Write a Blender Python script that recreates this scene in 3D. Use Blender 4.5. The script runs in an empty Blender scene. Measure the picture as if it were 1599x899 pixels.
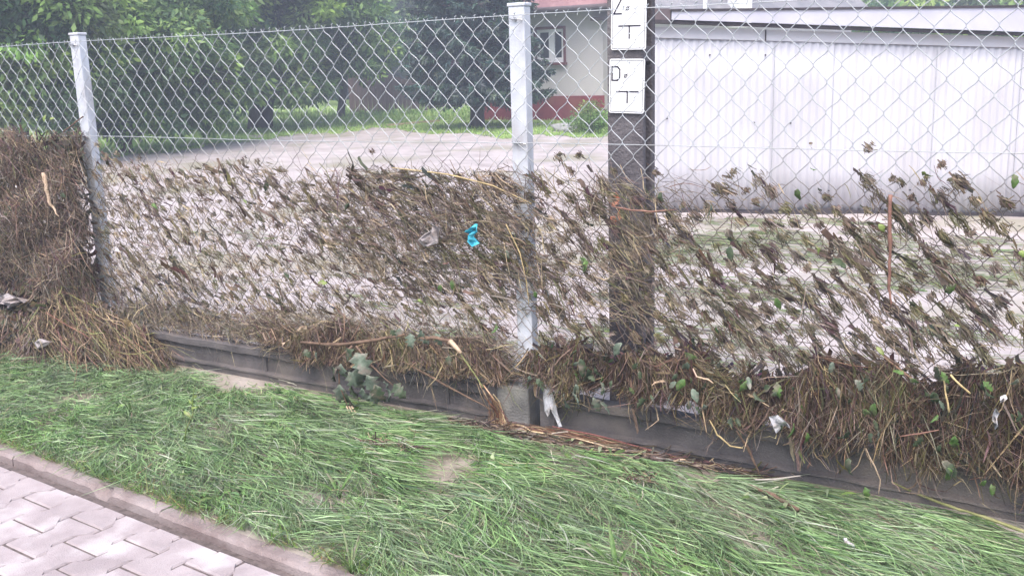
import bpy, math
import numpy as np
from mathutils import Matrix, Vector

rng = np.random.default_rng(7)
scene = bpy.context.scene
COL = scene.collection

# ------------------------------------------------------------------ camera
FPX, PW, PH = 1559.394, 1599.0, 899.0
PITCH, ROLL, YAW = 0.2171, -0.0291, -0.5502
CAM = np.array([2.0553, -3.4278, 1.2739])
_f = np.array([math.sin(YAW)*math.cos(PITCH), math.cos(YAW)*math.cos(PITCH), -math.sin(PITCH)])
_r = np.array([math.cos(YAW), -math.sin(YAW), 0.0])
_u = np.cross(_r, _f)
AX = math.cos(ROLL)*_r + math.sin(ROLL)*_u
AY = -math.sin(ROLL)*_r + math.cos(ROLL)*_u
AZ = _f
cam_d = bpy.data.cameras.new('camera')
cam = bpy.data.objects.new('camera', cam_d)
COL.objects.link(cam)
cam_d.sensor_width = 36.0
cam_d.lens = FPX/PW*36.0
cam_d.clip_start = 0.05
cam_d.clip_end = 1000.0
m = Matrix.Identity(4)
for i in range(3):
    m[i][0], m[i][1], m[i][2], m[i][3] = AX[i], AY[i], -AZ[i], CAM[i]
cam.matrix_world = m
scene.camera = cam

# ------------------------------------------------------------------ sky, sun, exposure
SUN_EL, SUN_AZ = math.radians(60), math.radians(165)     # azimuth from +Y towards +X
world = bpy.data.worlds.new('World')
scene.world = world
world.use_nodes = True
wn = world.node_tree.nodes
wl = world.node_tree.links
sky = wn.new('ShaderNodeTexSky')
sky.sky_type = 'NISHITA'
sky.sun_disc = False
sky.sun_elevation = SUN_EL
sky.sun_rotation = SUN_AZ
sky.air_density = 1.0
sky.dust_density = 3.5
sky.ozone_density = 1.0
bg = wn['Background']
wl.new(sky.outputs[0], bg.inputs[0])
bg.inputs[1].default_value = 0.15
sun_d = bpy.data.lights.new('sun', 'SUN')
sun_d.energy = 1.5
sun_d.angle = math.radians(60)
sun_d.color = (1.0, 0.94, 0.92)
sun = bpy.data.objects.new('sun', sun_d)
COL.objects.link(sun)
sdir = Vector((math.sin(SUN_AZ)*math.cos(SUN_EL), math.cos(SUN_AZ)*math.cos(SUN_EL), math.sin(SUN_EL)))
sun.rotation_euler = sdir.to_track_quat('Z', 'Y').to_euler()
sun.location = (0, 10, 12)
vs = scene.view_settings
vs.view_transform = 'Standard'
vs.look = 'None'
vs.gamma = 1.0
vs.use_curve_mapping = False
vs.exposure = 1.5
scene.cycles.use_denoising = True
scene.cycles.max_bounces = 8
scene.cycles.transparent_max_bounces = 12

# ------------------------------------------------------------------ survey helpers: a bearing from the photo meets a real plane
def bearing(u, v):
    return AZ + AX*(u-PW/2)/FPX - AY*(v-PH/2)/FPX
def on_y(u, v, y=0.0):
    d = bearing(u, v); t = (y-CAM[1])/d[1]
    return CAM + t*d
def on_z(u, v, z):
    d = bearing(u, v); t = (z-CAM[2])/d[2]
    return CAM + t*d
def at_dist(u, v, dist):
    d = bearing(u, v); t = dist/math.hypot(d[0], d[1])
    return CAM + t*d

# ------------------------------------------------------------------ generic helpers
def link(o, parent=None):
    COL.objects.link(o)
    if parent is not None:
        o.parent = parent
    return o
def tag(o, label=None, cat=None, group=None, kind=None):
    if label: o['label'] = label
    if cat: o['category'] = cat
    if group: o['group'] = group
    if kind: o['kind'] = kind
    return o
def empty(name, loc=(0, 0, 0), rz=0.0):
    o = bpy.data.objects.new(name, None)
    o.location = loc
    o.rotation_euler = (0, 0, rz)
    o.empty_display_size = 0.1
    return link(o)
def np_mesh(name, V, F, col=None, smooth=False):
    V = np.asarray(V, np.float32).reshape(-1, 3)
    F = np.asarray(F, np.int32)
    me = bpy.data.meshes.new(name)
    n, k = F.shape
    me.vertices.add(len(V)); me.vertices.foreach_set('co', V.ravel())
    me.loops.add(n*k); me.loops.foreach_set('vertex_index', F.ravel())
    me.polygons.add(n); me.polygons.foreach_set('loop_start', np.arange(0, n*k, k, dtype=np.int32))
    if smooth:
        me.polygons.foreach_set('use_smooth', np.ones(n, bool))
    if col is not None:
        a = me.color_attributes.new('col', 'FLOAT_COLOR', 'POINT')
        c = np.ones((len(V), 4), np.float32); c[:, :3] = col
        a.data.foreach_set('color', c.ravel())
    me.update(calc_edges=True)
    return me
def obj(name, me, material, parent=None):
    o = bpy.data.objects.new(name, me)
    if material is not None:
        me.materials.append(material) if not me.materials else None
    return link(o, parent)

class MB:
    """collects polygons for one mesh"""
    def __init__(s): s.v = []; s.f = []
    def add(s, verts, faces):
        b = len(s.v); s.v += [tuple(map(float, p)) for p in verts]; s.f += [tuple(b+i for i in f) for f in faces]
        return s
    def box(s, a, b):
        x0, y0, z0 = a; x1, y1, z1 = b
        return s.add([(x0,y0,z0),(x1,y0,z0),(x1,y1,z0),(x0,y1,z0),(x0,y0,z1),(x1,y0,z1),(x1,y1,z1),(x0,y1,z1)],
                     [(0,3,2,1),(4,5,6,7),(0,1,5,4),(1,2,6,5),(2,3,7,6),(3,0,4,7)])
    def prism(s, pts, d):
        """closed polygon pts (3D) pushed by vector d"""
        n = len(pts); p2 = [tuple(np.asarray(p)+np.asarray(d)) for p in pts]
        return s.add(list(pts)+p2, [tuple(range(n))[::-1], tuple(range(n, 2*n))]+[(i, (i+1) % n, n+(i+1) % n, n+i) for i in range(n)])
    def tube(s, pts, rad, sides=8, cap=True):
        pts = [np.asarray(p, float) for p in pts]; n = len(pts)
        rad = [rad]*n if np.isscalar(rad) else list(rad)
        rings = []
        ref = np.array([0.31, 0.17, 0.93])
        for i in range(n):
            t = pts[min(i+1, n-1)]-pts[max(i-1, 0)]; t = t/(np.linalg.norm(t)+1e-9)
            a = np.cross(t, ref); a = a/(np.linalg.norm(a)+1e-9); b = np.cross(t, a)
            rings.append([pts[i]+rad[i]*(a*math.cos(2*math.pi*j/sides)+b*math.sin(2*math.pi*j/sides)) for j in range(sides)])
        V = [p for r in rings for p in r]; F = []
        for i in range(n-1):
            for j in range(sides):
                F.append((i*sides+j, i*sides+(j+1) % sides, (i+1)*sides+(j+1) % sides, (i+1)*sides+j))
        if cap:
            F.append(tuple(range(sides))[::-1]); F.append(tuple((n-1)*sides+j for j in range(sides)))
        return s.add(V, F)
    def build(s, name, material, parent=None, bevel=0.0, smooth=False, fix=True):
        me = bpy.data.meshes.new(name)
        me.from_pydata(s.v, [], s.f)
        if fix:
            import bmesh
            bm = bmesh.new(); bm.from_mesh(me); bmesh.ops.recalc_face_normals(bm, faces=bm.faces); bm.to_mesh(me); bm.free()
        if smooth:
            me.polygons.foreach_set('use_smooth', np.ones(len(me.polygons), bool))
        o = obj(name, me, material, parent)
        if bevel > 0:
            b = o.modifiers.new('bevel', 'BEVEL'); b.width = bevel; b.segments = 2; b.limit_method = 'ANGLE'
        return o

class Ribbons:
    """thin strands as real curved strips, colour per strand"""
    def __init__(s): s.V = []; s.F = []; s.C = []; s.n = 0
    def add(s, P, W, S, C):
        P = np.asarray(P, float); N, K, _ = P.shape
        W = np.broadcast_to(np.asarray(W, float).reshape(N, -1), (N, K)) if np.ndim(W) else np.full((N, K), float(W))
        S = np.asarray(S, float)
        if S.ndim == 2: S = S[:, None, :]
        A = P-S*W[..., None]; B = P+S*W[..., None]
        V = np.stack([A, B], 2).reshape(-1, 3)
        idx = s.n+np.arange(N*K*2).reshape(N, K, 2)
        F = np.stack([idx[:, :-1, 0], idx[:, :-1, 1], idx[:, 1:, 1], idx[:, 1:, 0]], -1).reshape(-1, 4)
        s.V.append(V); s.F.append(F); s.C.append(np.repeat(np.asarray(C, float), K*2, axis=0)); s.n += len(V)
    def mesh(s, name):
        return np_mesh(name, np.concatenate(s.V), np.concatenate(s.F), np.concatenate(s.C), smooth=True)

def unit(a):
    return a/(np.linalg.norm(a, axis=-1, keepdims=True)+1e-9)
def pick(pal, w, n, jit=0.25):
    pal = np.asarray(pal, float); w = np.asarray(w, float); w = w/w.sum()
    c = pal[rng.choice(len(pal), n, p=w)]
    return np.clip(c*(1+jit*rng.normal(size=(n, 1)))+0.01*rng.normal(size=(n, 3)), 0.01, 0.85)
def strand_paths(start, dirs, L, K=5, curl=0.3, droop=0.0):
    """N curved paths"""
    N = len(start); t = np.linspace(0, 1, K)[None, :, None]
    L = np.asarray(L).reshape(N, 1, 1)
    d = unit(dirs)[:, None, :]
    c1 = rng.normal(size=(N, 1, 3))*curl; c2 = rng.normal(size=(N, 1, 3))*curl*0.5
    P = start[:, None, :]+L*(d*t+c1*t*(t-0.4)+c2*np.sin(t*5)*t)
    P[..., 2] -= (L*droop*t*t)[..., 0]
    return P
def noise2(x, y, seed=0):
    r = np.random.default_rng(seed); o = np.zeros_like(np.asarray(x, float))
    for k in range(6):
        a, b, p = r.uniform(-1, 1), r.uniform(-1, 1), r.uniform(0, 6.28)
        o = o+np.sin(x*a*3.1*(1+.3*k)+y*b*3.1*(1+.3*k)+p)/(1+.25*k)
    return o/2.4

# ------------------------------------------------------------------ materials
def new_mat(name):
    mt = bpy.data.materials.new(name); mt.use_nodes = True
    nt = mt.node_tree
    return mt, nt, nt.nodes['Principled BSDF']
def surf(name, c1, c2=None, scale=8.0, rough=0.8, bump=0.15, bscale=60.0, metallic=0.0, c3=None, s3=1.5, lim=(0.35, 0.65), stretch=(1, 1, 1), spec=0.3, world=False):
    mt, nt, bs = new_mat(name); N = nt.nodes; L = nt.links
    tc = N.new('ShaderNodeTexCoord') if not world else N.new('ShaderNodeNewGeometry')
    CO = 'Object' if not world else 'Position'
    mp = N.new('ShaderNodeMapping'); mp.inputs['Scale'].default_value = stretch
    L.new(tc.outputs[CO], mp.inputs[0])
    n1 = N.new('ShaderNodeTexNoise'); n1.inputs['Scale'].default_value = scale; n1.inputs['Detail'].default_value = 8; n1.inputs['Roughness'].default_value = 0.65
    L.new(mp.outputs[0], n1.inputs[0])
    r1 = N.new('ShaderNodeValToRGB'); r1.color_ramp.elements[0].position = lim[0]; r1.color_ramp.elements[1].position = lim[1]
    r1.color_ramp.elements[0].color = (*c1, 1); r1.color_ramp.elements[1].color = (*(c2 or c1), 1)
    L.new(n1.outputs[0], r1.inputs[0]); out = r1.outputs[0]
    if c3:
        n3 = N.new('ShaderNodeTexNoise'); n3.inputs['Scale'].default_value = s3; n3.inputs['Detail'].default_value = 6
        L.new(mp.outputs[0], n3.inputs[0])
        r3 = N.new('ShaderNodeValToRGB'); r3.color_ramp.elements[0].position = 0.5; r3.color_ramp.elements[1].position = 0.68
        L.new(n3.outputs[0], r3.inputs[0])
        mx = N.new('ShaderNodeMix'); mx.data_type = 'RGBA'
        L.new(r3.outputs[0], mx.inputs[0]); L.new(out, mx.inputs[6]); mx.inputs[7].default_value = (*c3, 1)
        out = mx.outputs[2]
    L.new(out, bs.inputs['Base Color'])
    bs.inputs['Roughness'].default_value = rough; bs.inputs['Metallic'].default_value = metallic
    bs.inputs['Specular IOR Level'].default_value = spec
    if bump > 0:
        n2 = N.new('ShaderNodeTexNoise'); n2.inputs['Scale'].default_value = bscale; n2.inputs['Detail'].default_value = 6
        L.new(tc.outputs[CO], n2.inputs[0])
        b = N.new('ShaderNodeBump'); b.inputs['Strength'].default_value = bump; b.inputs['Distance'].default_value = 0.02
        L.new(n2.outputs[0], b.inputs['Height']); L.new(b.outputs[0], bs.inputs['Normal'])
    return mt
def vcol(name, rough=0.7, trans=0.0, nscale=35.0, amt=0.5, spec=0.3):
    """colour from each strand's own colour attribute, with fine grain"""
    mt, nt, bs = new_mat(name); N = nt.nodes; L = nt.links
    at = N.new('ShaderNodeAttribute'); at.attribute_name = 'col'
    tc = N.new('ShaderNodeTexCoord')
    n1 = N.new('ShaderNodeTexNoise'); n1.inputs['Scale'].default_value = nscale; n1.inputs['Detail'].default_value = 4
    L.new(tc.outputs['Object'], n1.inputs[0])
    mr = N.new('ShaderNodeMapRange'); mr.inputs[1].default_value = 0.3; mr.inputs[2].default_value = 0.7
    mr.inputs[3].default_value = 1-amt; mr.inputs[4].default_value = 1+amt
    L.new(n1.outputs[0], mr.inputs[0])
    mx = N.new('ShaderNodeVectorMath'); mx.operation = 'SCALE'
    L.new(at.outputs['Color'], mx.inputs[0]); L.new(mr.outputs[0], mx.inputs['Scale'])
    L.new(mx.outputs[0], bs.inputs['Base Color'])
    bs.inputs['Roughness'].default_value = rough
    bs.inputs['Specular IOR Level'].default_value = spec
    if trans > 0:
        tr = N.new('ShaderNodeBsdfTranslucent'); L.new(mx.outputs[0], tr.inputs[0])
        ms = N.new('ShaderNodeMixShader'); ms.inputs[0].default_value = trans
        L.new(bs.outputs[0], ms.inputs[1]); L.new(tr.outputs[0], ms.inputs[2])
        L.new(ms.outputs[0], N['Material Output'].inputs[0])
    return mt

M = {}
M['debris'] = vcol('debris', 0.75, 0.15, 60, 0.35)
M['blade'] = vcol('grass_blade', 0.5, 0.35, 30, 0.25, spec=0.4)
M['leaf'] = vcol('tree_leaf', 0.5, 0.35, 3, 0.3, spec=0.4)
M['needle'] = vcol('spruce_needle', 0.6, 0.15, 3, 0.3)
M['bark'] = surf('bark', (.03, .025, .02), (.09, .075, .06), 6, 0.9, 0.5, 25, stretch=(1, 1, .3))
M['mud'] = surf('flood_mud', (.26, .225, .215), (.46, .41, .40), 2.4, 0.7, 1.0, 6, c3=(.25, .23, .17), s3=.8, spec=.35, lim=(.28, .68))
M['soil'] = surf('silted_soil', (.16, .13, .10), (.30, .26, .22), 9, 0.85, 0.4, 40, c3=(.34, .30, .27), s3=3)
M['lawn'] = surf('lawn_soil', (.15, .24, .06), (.28, .38, .12), 1.5, 0.9, 0.3, 20)
M['sand'] = surf('bedding_sand', (.075, .06, .056), (.15, .12, .112), 25, 0.95, 0.3, 120)
M['paver'] = surf('paver_concrete', (.27, .228, .23), (.37, .32, .322), 5, 0.85, 0.35, 200, c3=(.48, .44, .44), s3=4.2, world=True)
M['kerb'] = surf('kerb_concrete', (.16, .122, .115), (.27, .222, .212), 6, 0.9, 0.4, 140, c3=(.31, .265, .255), s3=4, world=True)
M['board'] = surf('gravel_board_concrete', (.062, .056, .056), (.125, .112, .111), 6, 0.85, 0.35, 130, c3=(.17, .145, .128), s3=3.5)
M['block'] = surf('base_block_concrete', (.11, .105, .10), (.2, .19, .18), 9, 0.9, 0.4, 110, c3=(.24, .23, .2), s3=5)
M['post'] = surf('post_paint', (.48, .50, .54), (.58, .60, .64), 9, 0.5, 0.12, 90, c3=(.38, .37, .38), s3=7, stretch=(1, 1, .5))
M['pole'] = surf('old_pole_concrete', (.07, .063, .07), (.14, .128, .135), 6, 0.9, 0.5, 90, c3=(.18, .17, .17), s3=3, stretch=(1, 1, .5))
M['plate'] = surf('white_plate', (.80, .80, .80), (.85, .85, .85), 8, 0.35, 0.02, 30)
M['blackink'] = surf('black_ink', (.03, .025, .04), (.05, .045, .06), 30, 0.5, 0)
M['steel'] = surf('bare_steel', (.35, .36, .38), (.5, .5, .52), 30, 0.4, 0.05, 60, metallic=0.7)
M['render'] = surf('house_render', (.50, .48, .49), (.57, .55, .56), 1.6, 0.9, 0.25, 40, c3=(.46, .44, .45), s3=.8)
M['plinth'] = surf('red_plinth', (.17, .025, .035), (.25, .05, .06), 2.5, 0.8, 0.2, 20, c3=(.24, .08, .06), s3=2)
M['rooftile'] = surf('red_tile', (.26, .13, .135), (.36, .21, .21), 5, 0.7, 0.1, 20)
M['brownwood'] = surf('dark_eaves', (.09, .07, .075), (.14, .11, .11), 6, 0.7, 0.1, 30)
M['surround'] = surf('window_surround', (.12, .04, .045), (.18, .07, .07), 6, 0.7, 0.05, 30)
M['whitepvc'] = surf('white_pvc', (.82, .82, .84), (.86, .86, .87), 5, 0.35, 0)
def glass():
    mt, nt, bs = new_mat('window_glass')
    n = nt.nodes.new('ShaderNodeTexNoise'); n.inputs['Scale'].default_value = 1.5
    r = nt.nodes.new('ShaderNodeValToRGB'); r.color_ramp.elements[0].color = (.012, .014, .018, 1); r.color_ramp.elements[1].color = (.05, .055, .06, 1)
    nt.links.new(n.outputs[0], r.inputs[0]); nt.links.new(r.outputs[0], bs.inputs['Base Color'])
    bs.inputs['Roughness'].default_value = 0.05
    bs.inputs['Coat Weight'].default_value = 0.3
    return mt
M['glass'] = glass()
M['sheet'] = surf('white_corrugated', (.485, .48, .52), (.53, .525, .56), 1.6, 0.5, 0.04, 30, c3=(.46, .45, .475), s3=2.0, stretch=(1, 1, .5))
M['fascia'] = surf('pale_fascia', (.42, .415, .49), (.49, .485, .55), 3, 0.5, 0.04, 20)
M['felt'] = surf('roof_felt', (.035, .03, .035), (.07, .06, .065), 8, 0.9, 0.3, 40)
M['greyroof'] = surf('grey_roof', (.15, .15, .16), (.22, .21, .22), 3, 0.7, 0.1, 10)
M['whitewall'] = surf('white_wall', (.7, .7, .7), (.78, .78, .78), 3, 0.8, 0.1, 20)
M['oldwood'] = surf('old_fence_wood', (.11, .075, .07), (.2, .14, .13), 4, 0.9, 0.2, 20, stretch=(4, 4, .4))
M['stick'] = surf('stick_bark', (.08, .05, .035), (.2, .13, .09), 25, 0.85, 0.4, 120)
M['paleheart'] = surf('broken_wood', (.42, .30, .20), (.58, .44, .32), 40, 0.8, 0.3, 150)
M['redtwig'] = surf('red_brown_twig', (.15, .07, .055), (.27, .15, .11), 40, 0.7, 0.2, 150)
M['straw'] = surf('straw_stalk', (.35, .26, .13), (.55, .43, .22), 30, 0.7, 0.1, 150)
M['greenstalk'] = surf('green_stalk', (.16, .17, .06), (.27, .26, .12), 30, 0.6, 0.1, 150)
M['bluefilm'] = surf('blue_film', (.04, .38, .52), (.12, .55, .68), 30, 0.35, 0.2, 80)
M['whitefilm'] = surf('white_film', (.40, .39, .41), (.56, .555, .58), 45, 0.45, 0.3, 80, c3=(.32, .28, .25), s3=25)
M['greyfilm'] = surf('grey_film', (.22, .195, .195), (.38, .345, .345), 45, 0.4, 0.3, 80, c3=(.2, .16, .14), s3=25)
M['orange'] = surf('orange_paint', (.42, .13, .07), (.6, .26, .17), 40, 0.7, 0.2, 90)
M['greenleaf'] = surf('greenleaf', (0.05, 0.1, 0.028), (0.11, 0.19, 0.05), 40, 0.5, 0.15, 80, c3=(0.17, 0.145, 0.11), s3=22, world=True)
M['limeleaf'] = surf('limeleaf', (0.13, 0.19, 0.045), (0.22, 0.28, 0.085), 40, 0.5, 0.15, 80, c3=(0.2, 0.17, 0.12), s3=22, world=True)
M['greyleaf'] = surf('greyleaf', (0.075, 0.105, 0.07), (0.16, 0.195, 0.15), 40, 0.5, 0.15, 80, c3=(0.2, 0.175, 0.145), s3=22, world=True)
M['darkleaf'] = surf('darkleaf', (0.03, 0.048, 0.026), (0.07, 0.095, 0.05), 40, 0.5, 0.15, 80, c3=(0.14, 0.115, 0.09), s3=22, world=True)
M['stone'] = surf('pale_stone', (.2, .2, .2), (.36, .36, .36), 9, 0.9, 0.5, 30)
def wire_mat():
    mt, nt, bs = new_mat('galvanised_wire'); N = nt.nodes; L = nt.links
    g = N.new('ShaderNodeNewGeometry'); sp = N.new('ShaderNodeSeparateXYZ'); L.new(g.outputs['Position'], sp.inputs[0])
    ns = N.new('ShaderNodeTexNoise'); ns.inputs['Scale'].default_value = 6; L.new(g.outputs['Position'], ns.inputs[0])
    md = N.new('ShaderNodeMath'); md.operation = 'MULTIPLY_ADD'; md.inputs[1].default_value = 0.35; L.new(ns.outputs[0], md.inputs[0]); L.new(sp.outputs[2], md.inputs[2])
    r = N.new('ShaderNodeMapRange'); r.inputs[1].default_value = 0.98; r.inputs[2].default_value = 1.16; L.new(md.outputs[0], r.inputs[0])
    mx = N.new('ShaderNodeMix'); mx.data_type = 'RGBA'; mx.inputs[6].default_value = (.17, .14, .12, 1); mx.inputs[7].default_value = (.42, .44, .45, 1)
    L.new(r.outputs[0], mx.inputs[0]); L.new(mx.outputs[2], bs.inputs['Base Color'])
    bs.inputs['Roughness'].default_value = 0.45; bs.inputs['Metallic'].default_value = 0.25
    return mt
M['wire'] = wire_mat()

# ------------------------------------------------------------------ terrain
SH_O = np.array([-1.78, 5.55]); SH_D = np.array([0.852, 0.523]); SH_N = np.array([0.523, -0.852])  # shed front: origin, along, towards street
def yard_z(x, y):
    x = np.asarray(x, float); y = np.asarray(y, float)
    s = (x-SH_O[0])*SH_D[0]+(y-SH_O[1])*SH_D[1]
    s = np.clip(s, 0, 7)
    w = np.clip((y-0.3)/2.0, 0, 1)
    r = np.hypot(x, y)
    return -0.135-0.042*s*w+0.012*noise2(x*1.5, y*1.5, 3)*np.clip(y/1.0, 0, 1)*np.clip(1-(r-30)/20, 0, 1)
def build_ground():
    xs = np.concatenate([np.linspace(-260, -30, 14), np.linspace(-29, 12, 150), np.linspace(13, 260, 14)])
    ys = np.concatenate([np.linspace(0.035, 12, 70), np.linspace(12.5, 30, 30), np.linspace(34, 300, 14)])
    X, Y = np.meshgrid(xs, ys); Z = yard_z(X, Y)
    V = np.stack([X, Y, Z], -1).reshape(-1, 3); nx, ny = len(xs), len(ys)
    i = np.arange((ny-1)*(nx-1)); r, c = i//(nx-1), i % (nx-1); b = r*nx+c
    o = obj('ground', np_mesh('ground', V, np.stack([b, b+1, b+nx+1, b+nx], -1), smooth=True), M['mud'])
    tag(o, 'pale silted mud covering the yard behind the fence', 'ground', kind='structure')
build_ground()

KA = math.radians(-4.2)                          # kerb heading
KU = np.array([math.cos(KA), math.sin(KA)]); KV = np.array([-math.sin(KA), math.cos(KA)])   # along, towards fence
KO = np.array([-1.90, -1.168])                    # a point on the kerb's street face
KW, KTOP, PTOP = 0.062, -0.254, -0.288
def kerb_pt(u, v): return KO+KU*u+KV*v
def verge_z(x, y):
    ykb = KO[1]+(x-KO[0])*math.tan(KA)+KW
    t = np.clip((y-ykb)/(0-ykb), 0, 1)
    return -0.262+0.055*t+0.012*noise2(np.asarray(x)*2.2, np.asarray(y)*2.2, 5)*np.sin(np.pi*np.clip(t, 0.02, .98))
def build_verge():
    xs = np.linspace(-9, 8, 120); ts = np.linspace(0, 1, 24)
    X = np.repeat(xs[None], len(ts), 0); yk = KO[1]+(X-KO[0])*math.tan(KA)+KW-.01
    Y = yk+(0.04-yk)*ts[:, None]; Z = verge_z(X, Y)
    V = np.stack([X, Y, Z], -1).reshape(-1, 3); nx, ny = len(xs), len(ts)
    i = np.arange((ny-1)*(nx-1)); r, c = i//(nx-1), i % (nx-1); b = r*nx+c
    o = obj('verge', np_mesh('verge', V, np.stack([b, b+1, b+nx+1, b+nx], -1), smooth=True), M['soil'])
    tag(o, 'silty soil strip under the flattened grass', 'verge', kind='structure')
build_verge()

# ------------------------------------------------------------------ pavement and kerb
def build_pavement():
    root = empty('pavement', (KO[0], KO[1], 0), KA); tag(root, 'pale grey interlocking block pavement', 'pavement', kind='structure')
    MB().add([(-7, -6, PTOP-.0068), (9, -6, PTOP-.0068), (9, 0.0, PTOP-.0068), (-7, 0.0, PTOP-.0068)], [(0, 1, 2, 3)]).build('bedding_sand', M['sand'], root, fix=False)
    P, LN, A = 0.165, 0.25, 0.018
    def outline(v0, v1):
        # waisted stone: wide ends, narrow middle
        vs_ = [-.5, -.32, -.18, .18, .32, .5]; w = [P/2+A, P/2+A, P/2-A, P/2-A, P/2+A, P/2+A]
        vv = [max(v0, min(v1, q)) for q in vs_]
        return [(w[i], vv[i]*LN) for i in range(6)]+[(-w[i], vv[i]*LN) for i in range(5, -1, -1)]
    def stone(v0, v1, sd):
        r = np.random.default_rng(sd)
        pts = outline(v0, v1)
        cx = 0; cy = sum(p[1] for p in pts)/len(pts)
        mb = MB(); g = 0.0042; ch = 0.006
        def off(k):
            out = []
            for (x, y) in pts:
                out.append((x-math.copysign(k, x), y-math.copysign(k, y-cy)))
            return out
        a = off(g); b = off(g+ch); n = len(pts)
        V = [(x, y, -.06) for x, y in a]+[(x, y, -.006) for x, y in a]+[(x, y, 0) for x, y in b]
        F = [tuple(2*n+i for i in range(n))]
        for k in range(2):
            F += [(k*n+i, k*n+(i+1) % n, (k+1)*n+(i+1) % n, (k+1)*n+i) for i in range(n)]
        mb.add(V, F)
        me = bpy.data.meshes.new('paver'); me.from_pydata(mb.v, [], mb.f); me.materials.append(M['paver'])
        return me
    full = [stone(-.5, .5, i) for i in range(1)][0]
    half = stone(-.5, .0, 9)
    r = np.random.default_rng(4)
    for ci in range(-5, 20):
        x = ci*P+0.055
        odd = ci % 2
        for ri in range(7):
            y = -(ri+0.5)*LN-.03+(LN/2 if odd else 0)
            me = full
            if odd and ri == 0:
                me = half; 
            o = bpy.data.objects.new('paver', me); link(o, root)
            o.location = (x, y, PTOP+r.normal()*.0012)
            o.rotation_euler = (r.normal()*.005, r.normal()*.005, r.normal()*.004)
build_pavement()
def build_kerb():
    root = empty('kerb', (KO[0], KO[1], 0), KA); tag(root, 'low concrete kerb edging beside the pavement', 'kerb', kind='structure')
    r = np.random.default_rng(12)
    j0 = 1.10                                    # joint seen near the left of the frame
    for k in range(-4, 5):
        u0, u1 = j0+k*1.0+.003, j0+(k+1)*1.0-.003
        n = 56
        us = np.linspace(u0, u1, n)
        # cross-section: street face bottom, face top, chamfer, top, back top, back bottom
        sec = np.array([(0, PTOP-.12), (0, KTOP-.012), (0.010, KTOP), (KW*.5, KTOP+.001), (KW-.01, KTOP), (KW, KTOP-.012), (KW, PTOP-.12)])
        V = []
        chips = [(r.uniform(u0, u1), r.uniform(.006, .014), r.uniform(.001, .004)) for _ in range(4)]
        if u0 < 0.735 < u1: chips.append((0.735, .05, .036))
        if u0 < .3 < u1: chips.append((.30, .04, .008))
        for i, u in enumerate(us):
            s = sec.copy()
            d = sum(a*math.exp(-((u-c)/w)**4) for c, w, a in chips)
            s[1, 1] -= d*1.0; s[2, 0] += d*1.1; s[2, 1] -= d*.12
            s[1:6] += r.normal(size=(5, 2))*.0005
            for a, b in s: V.append((u, a, b))
        m_ = len(sec); F = [(i*m_+j, i*m_+j+1, (i+1)*m_+j+1, (i+1)*m_+j) for i in range(n-1) for j in range(m_-1)]
        F += [tuple(range(m_)), tuple((n-1)*m_+j for j in range(m_))[::-1]]
        o = MB().add(V, F).build('kerb_stone', M['kerb'], root)
        o.location = (0, r.normal()*.003, r.normal()*.002)
build_kerb()

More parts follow.
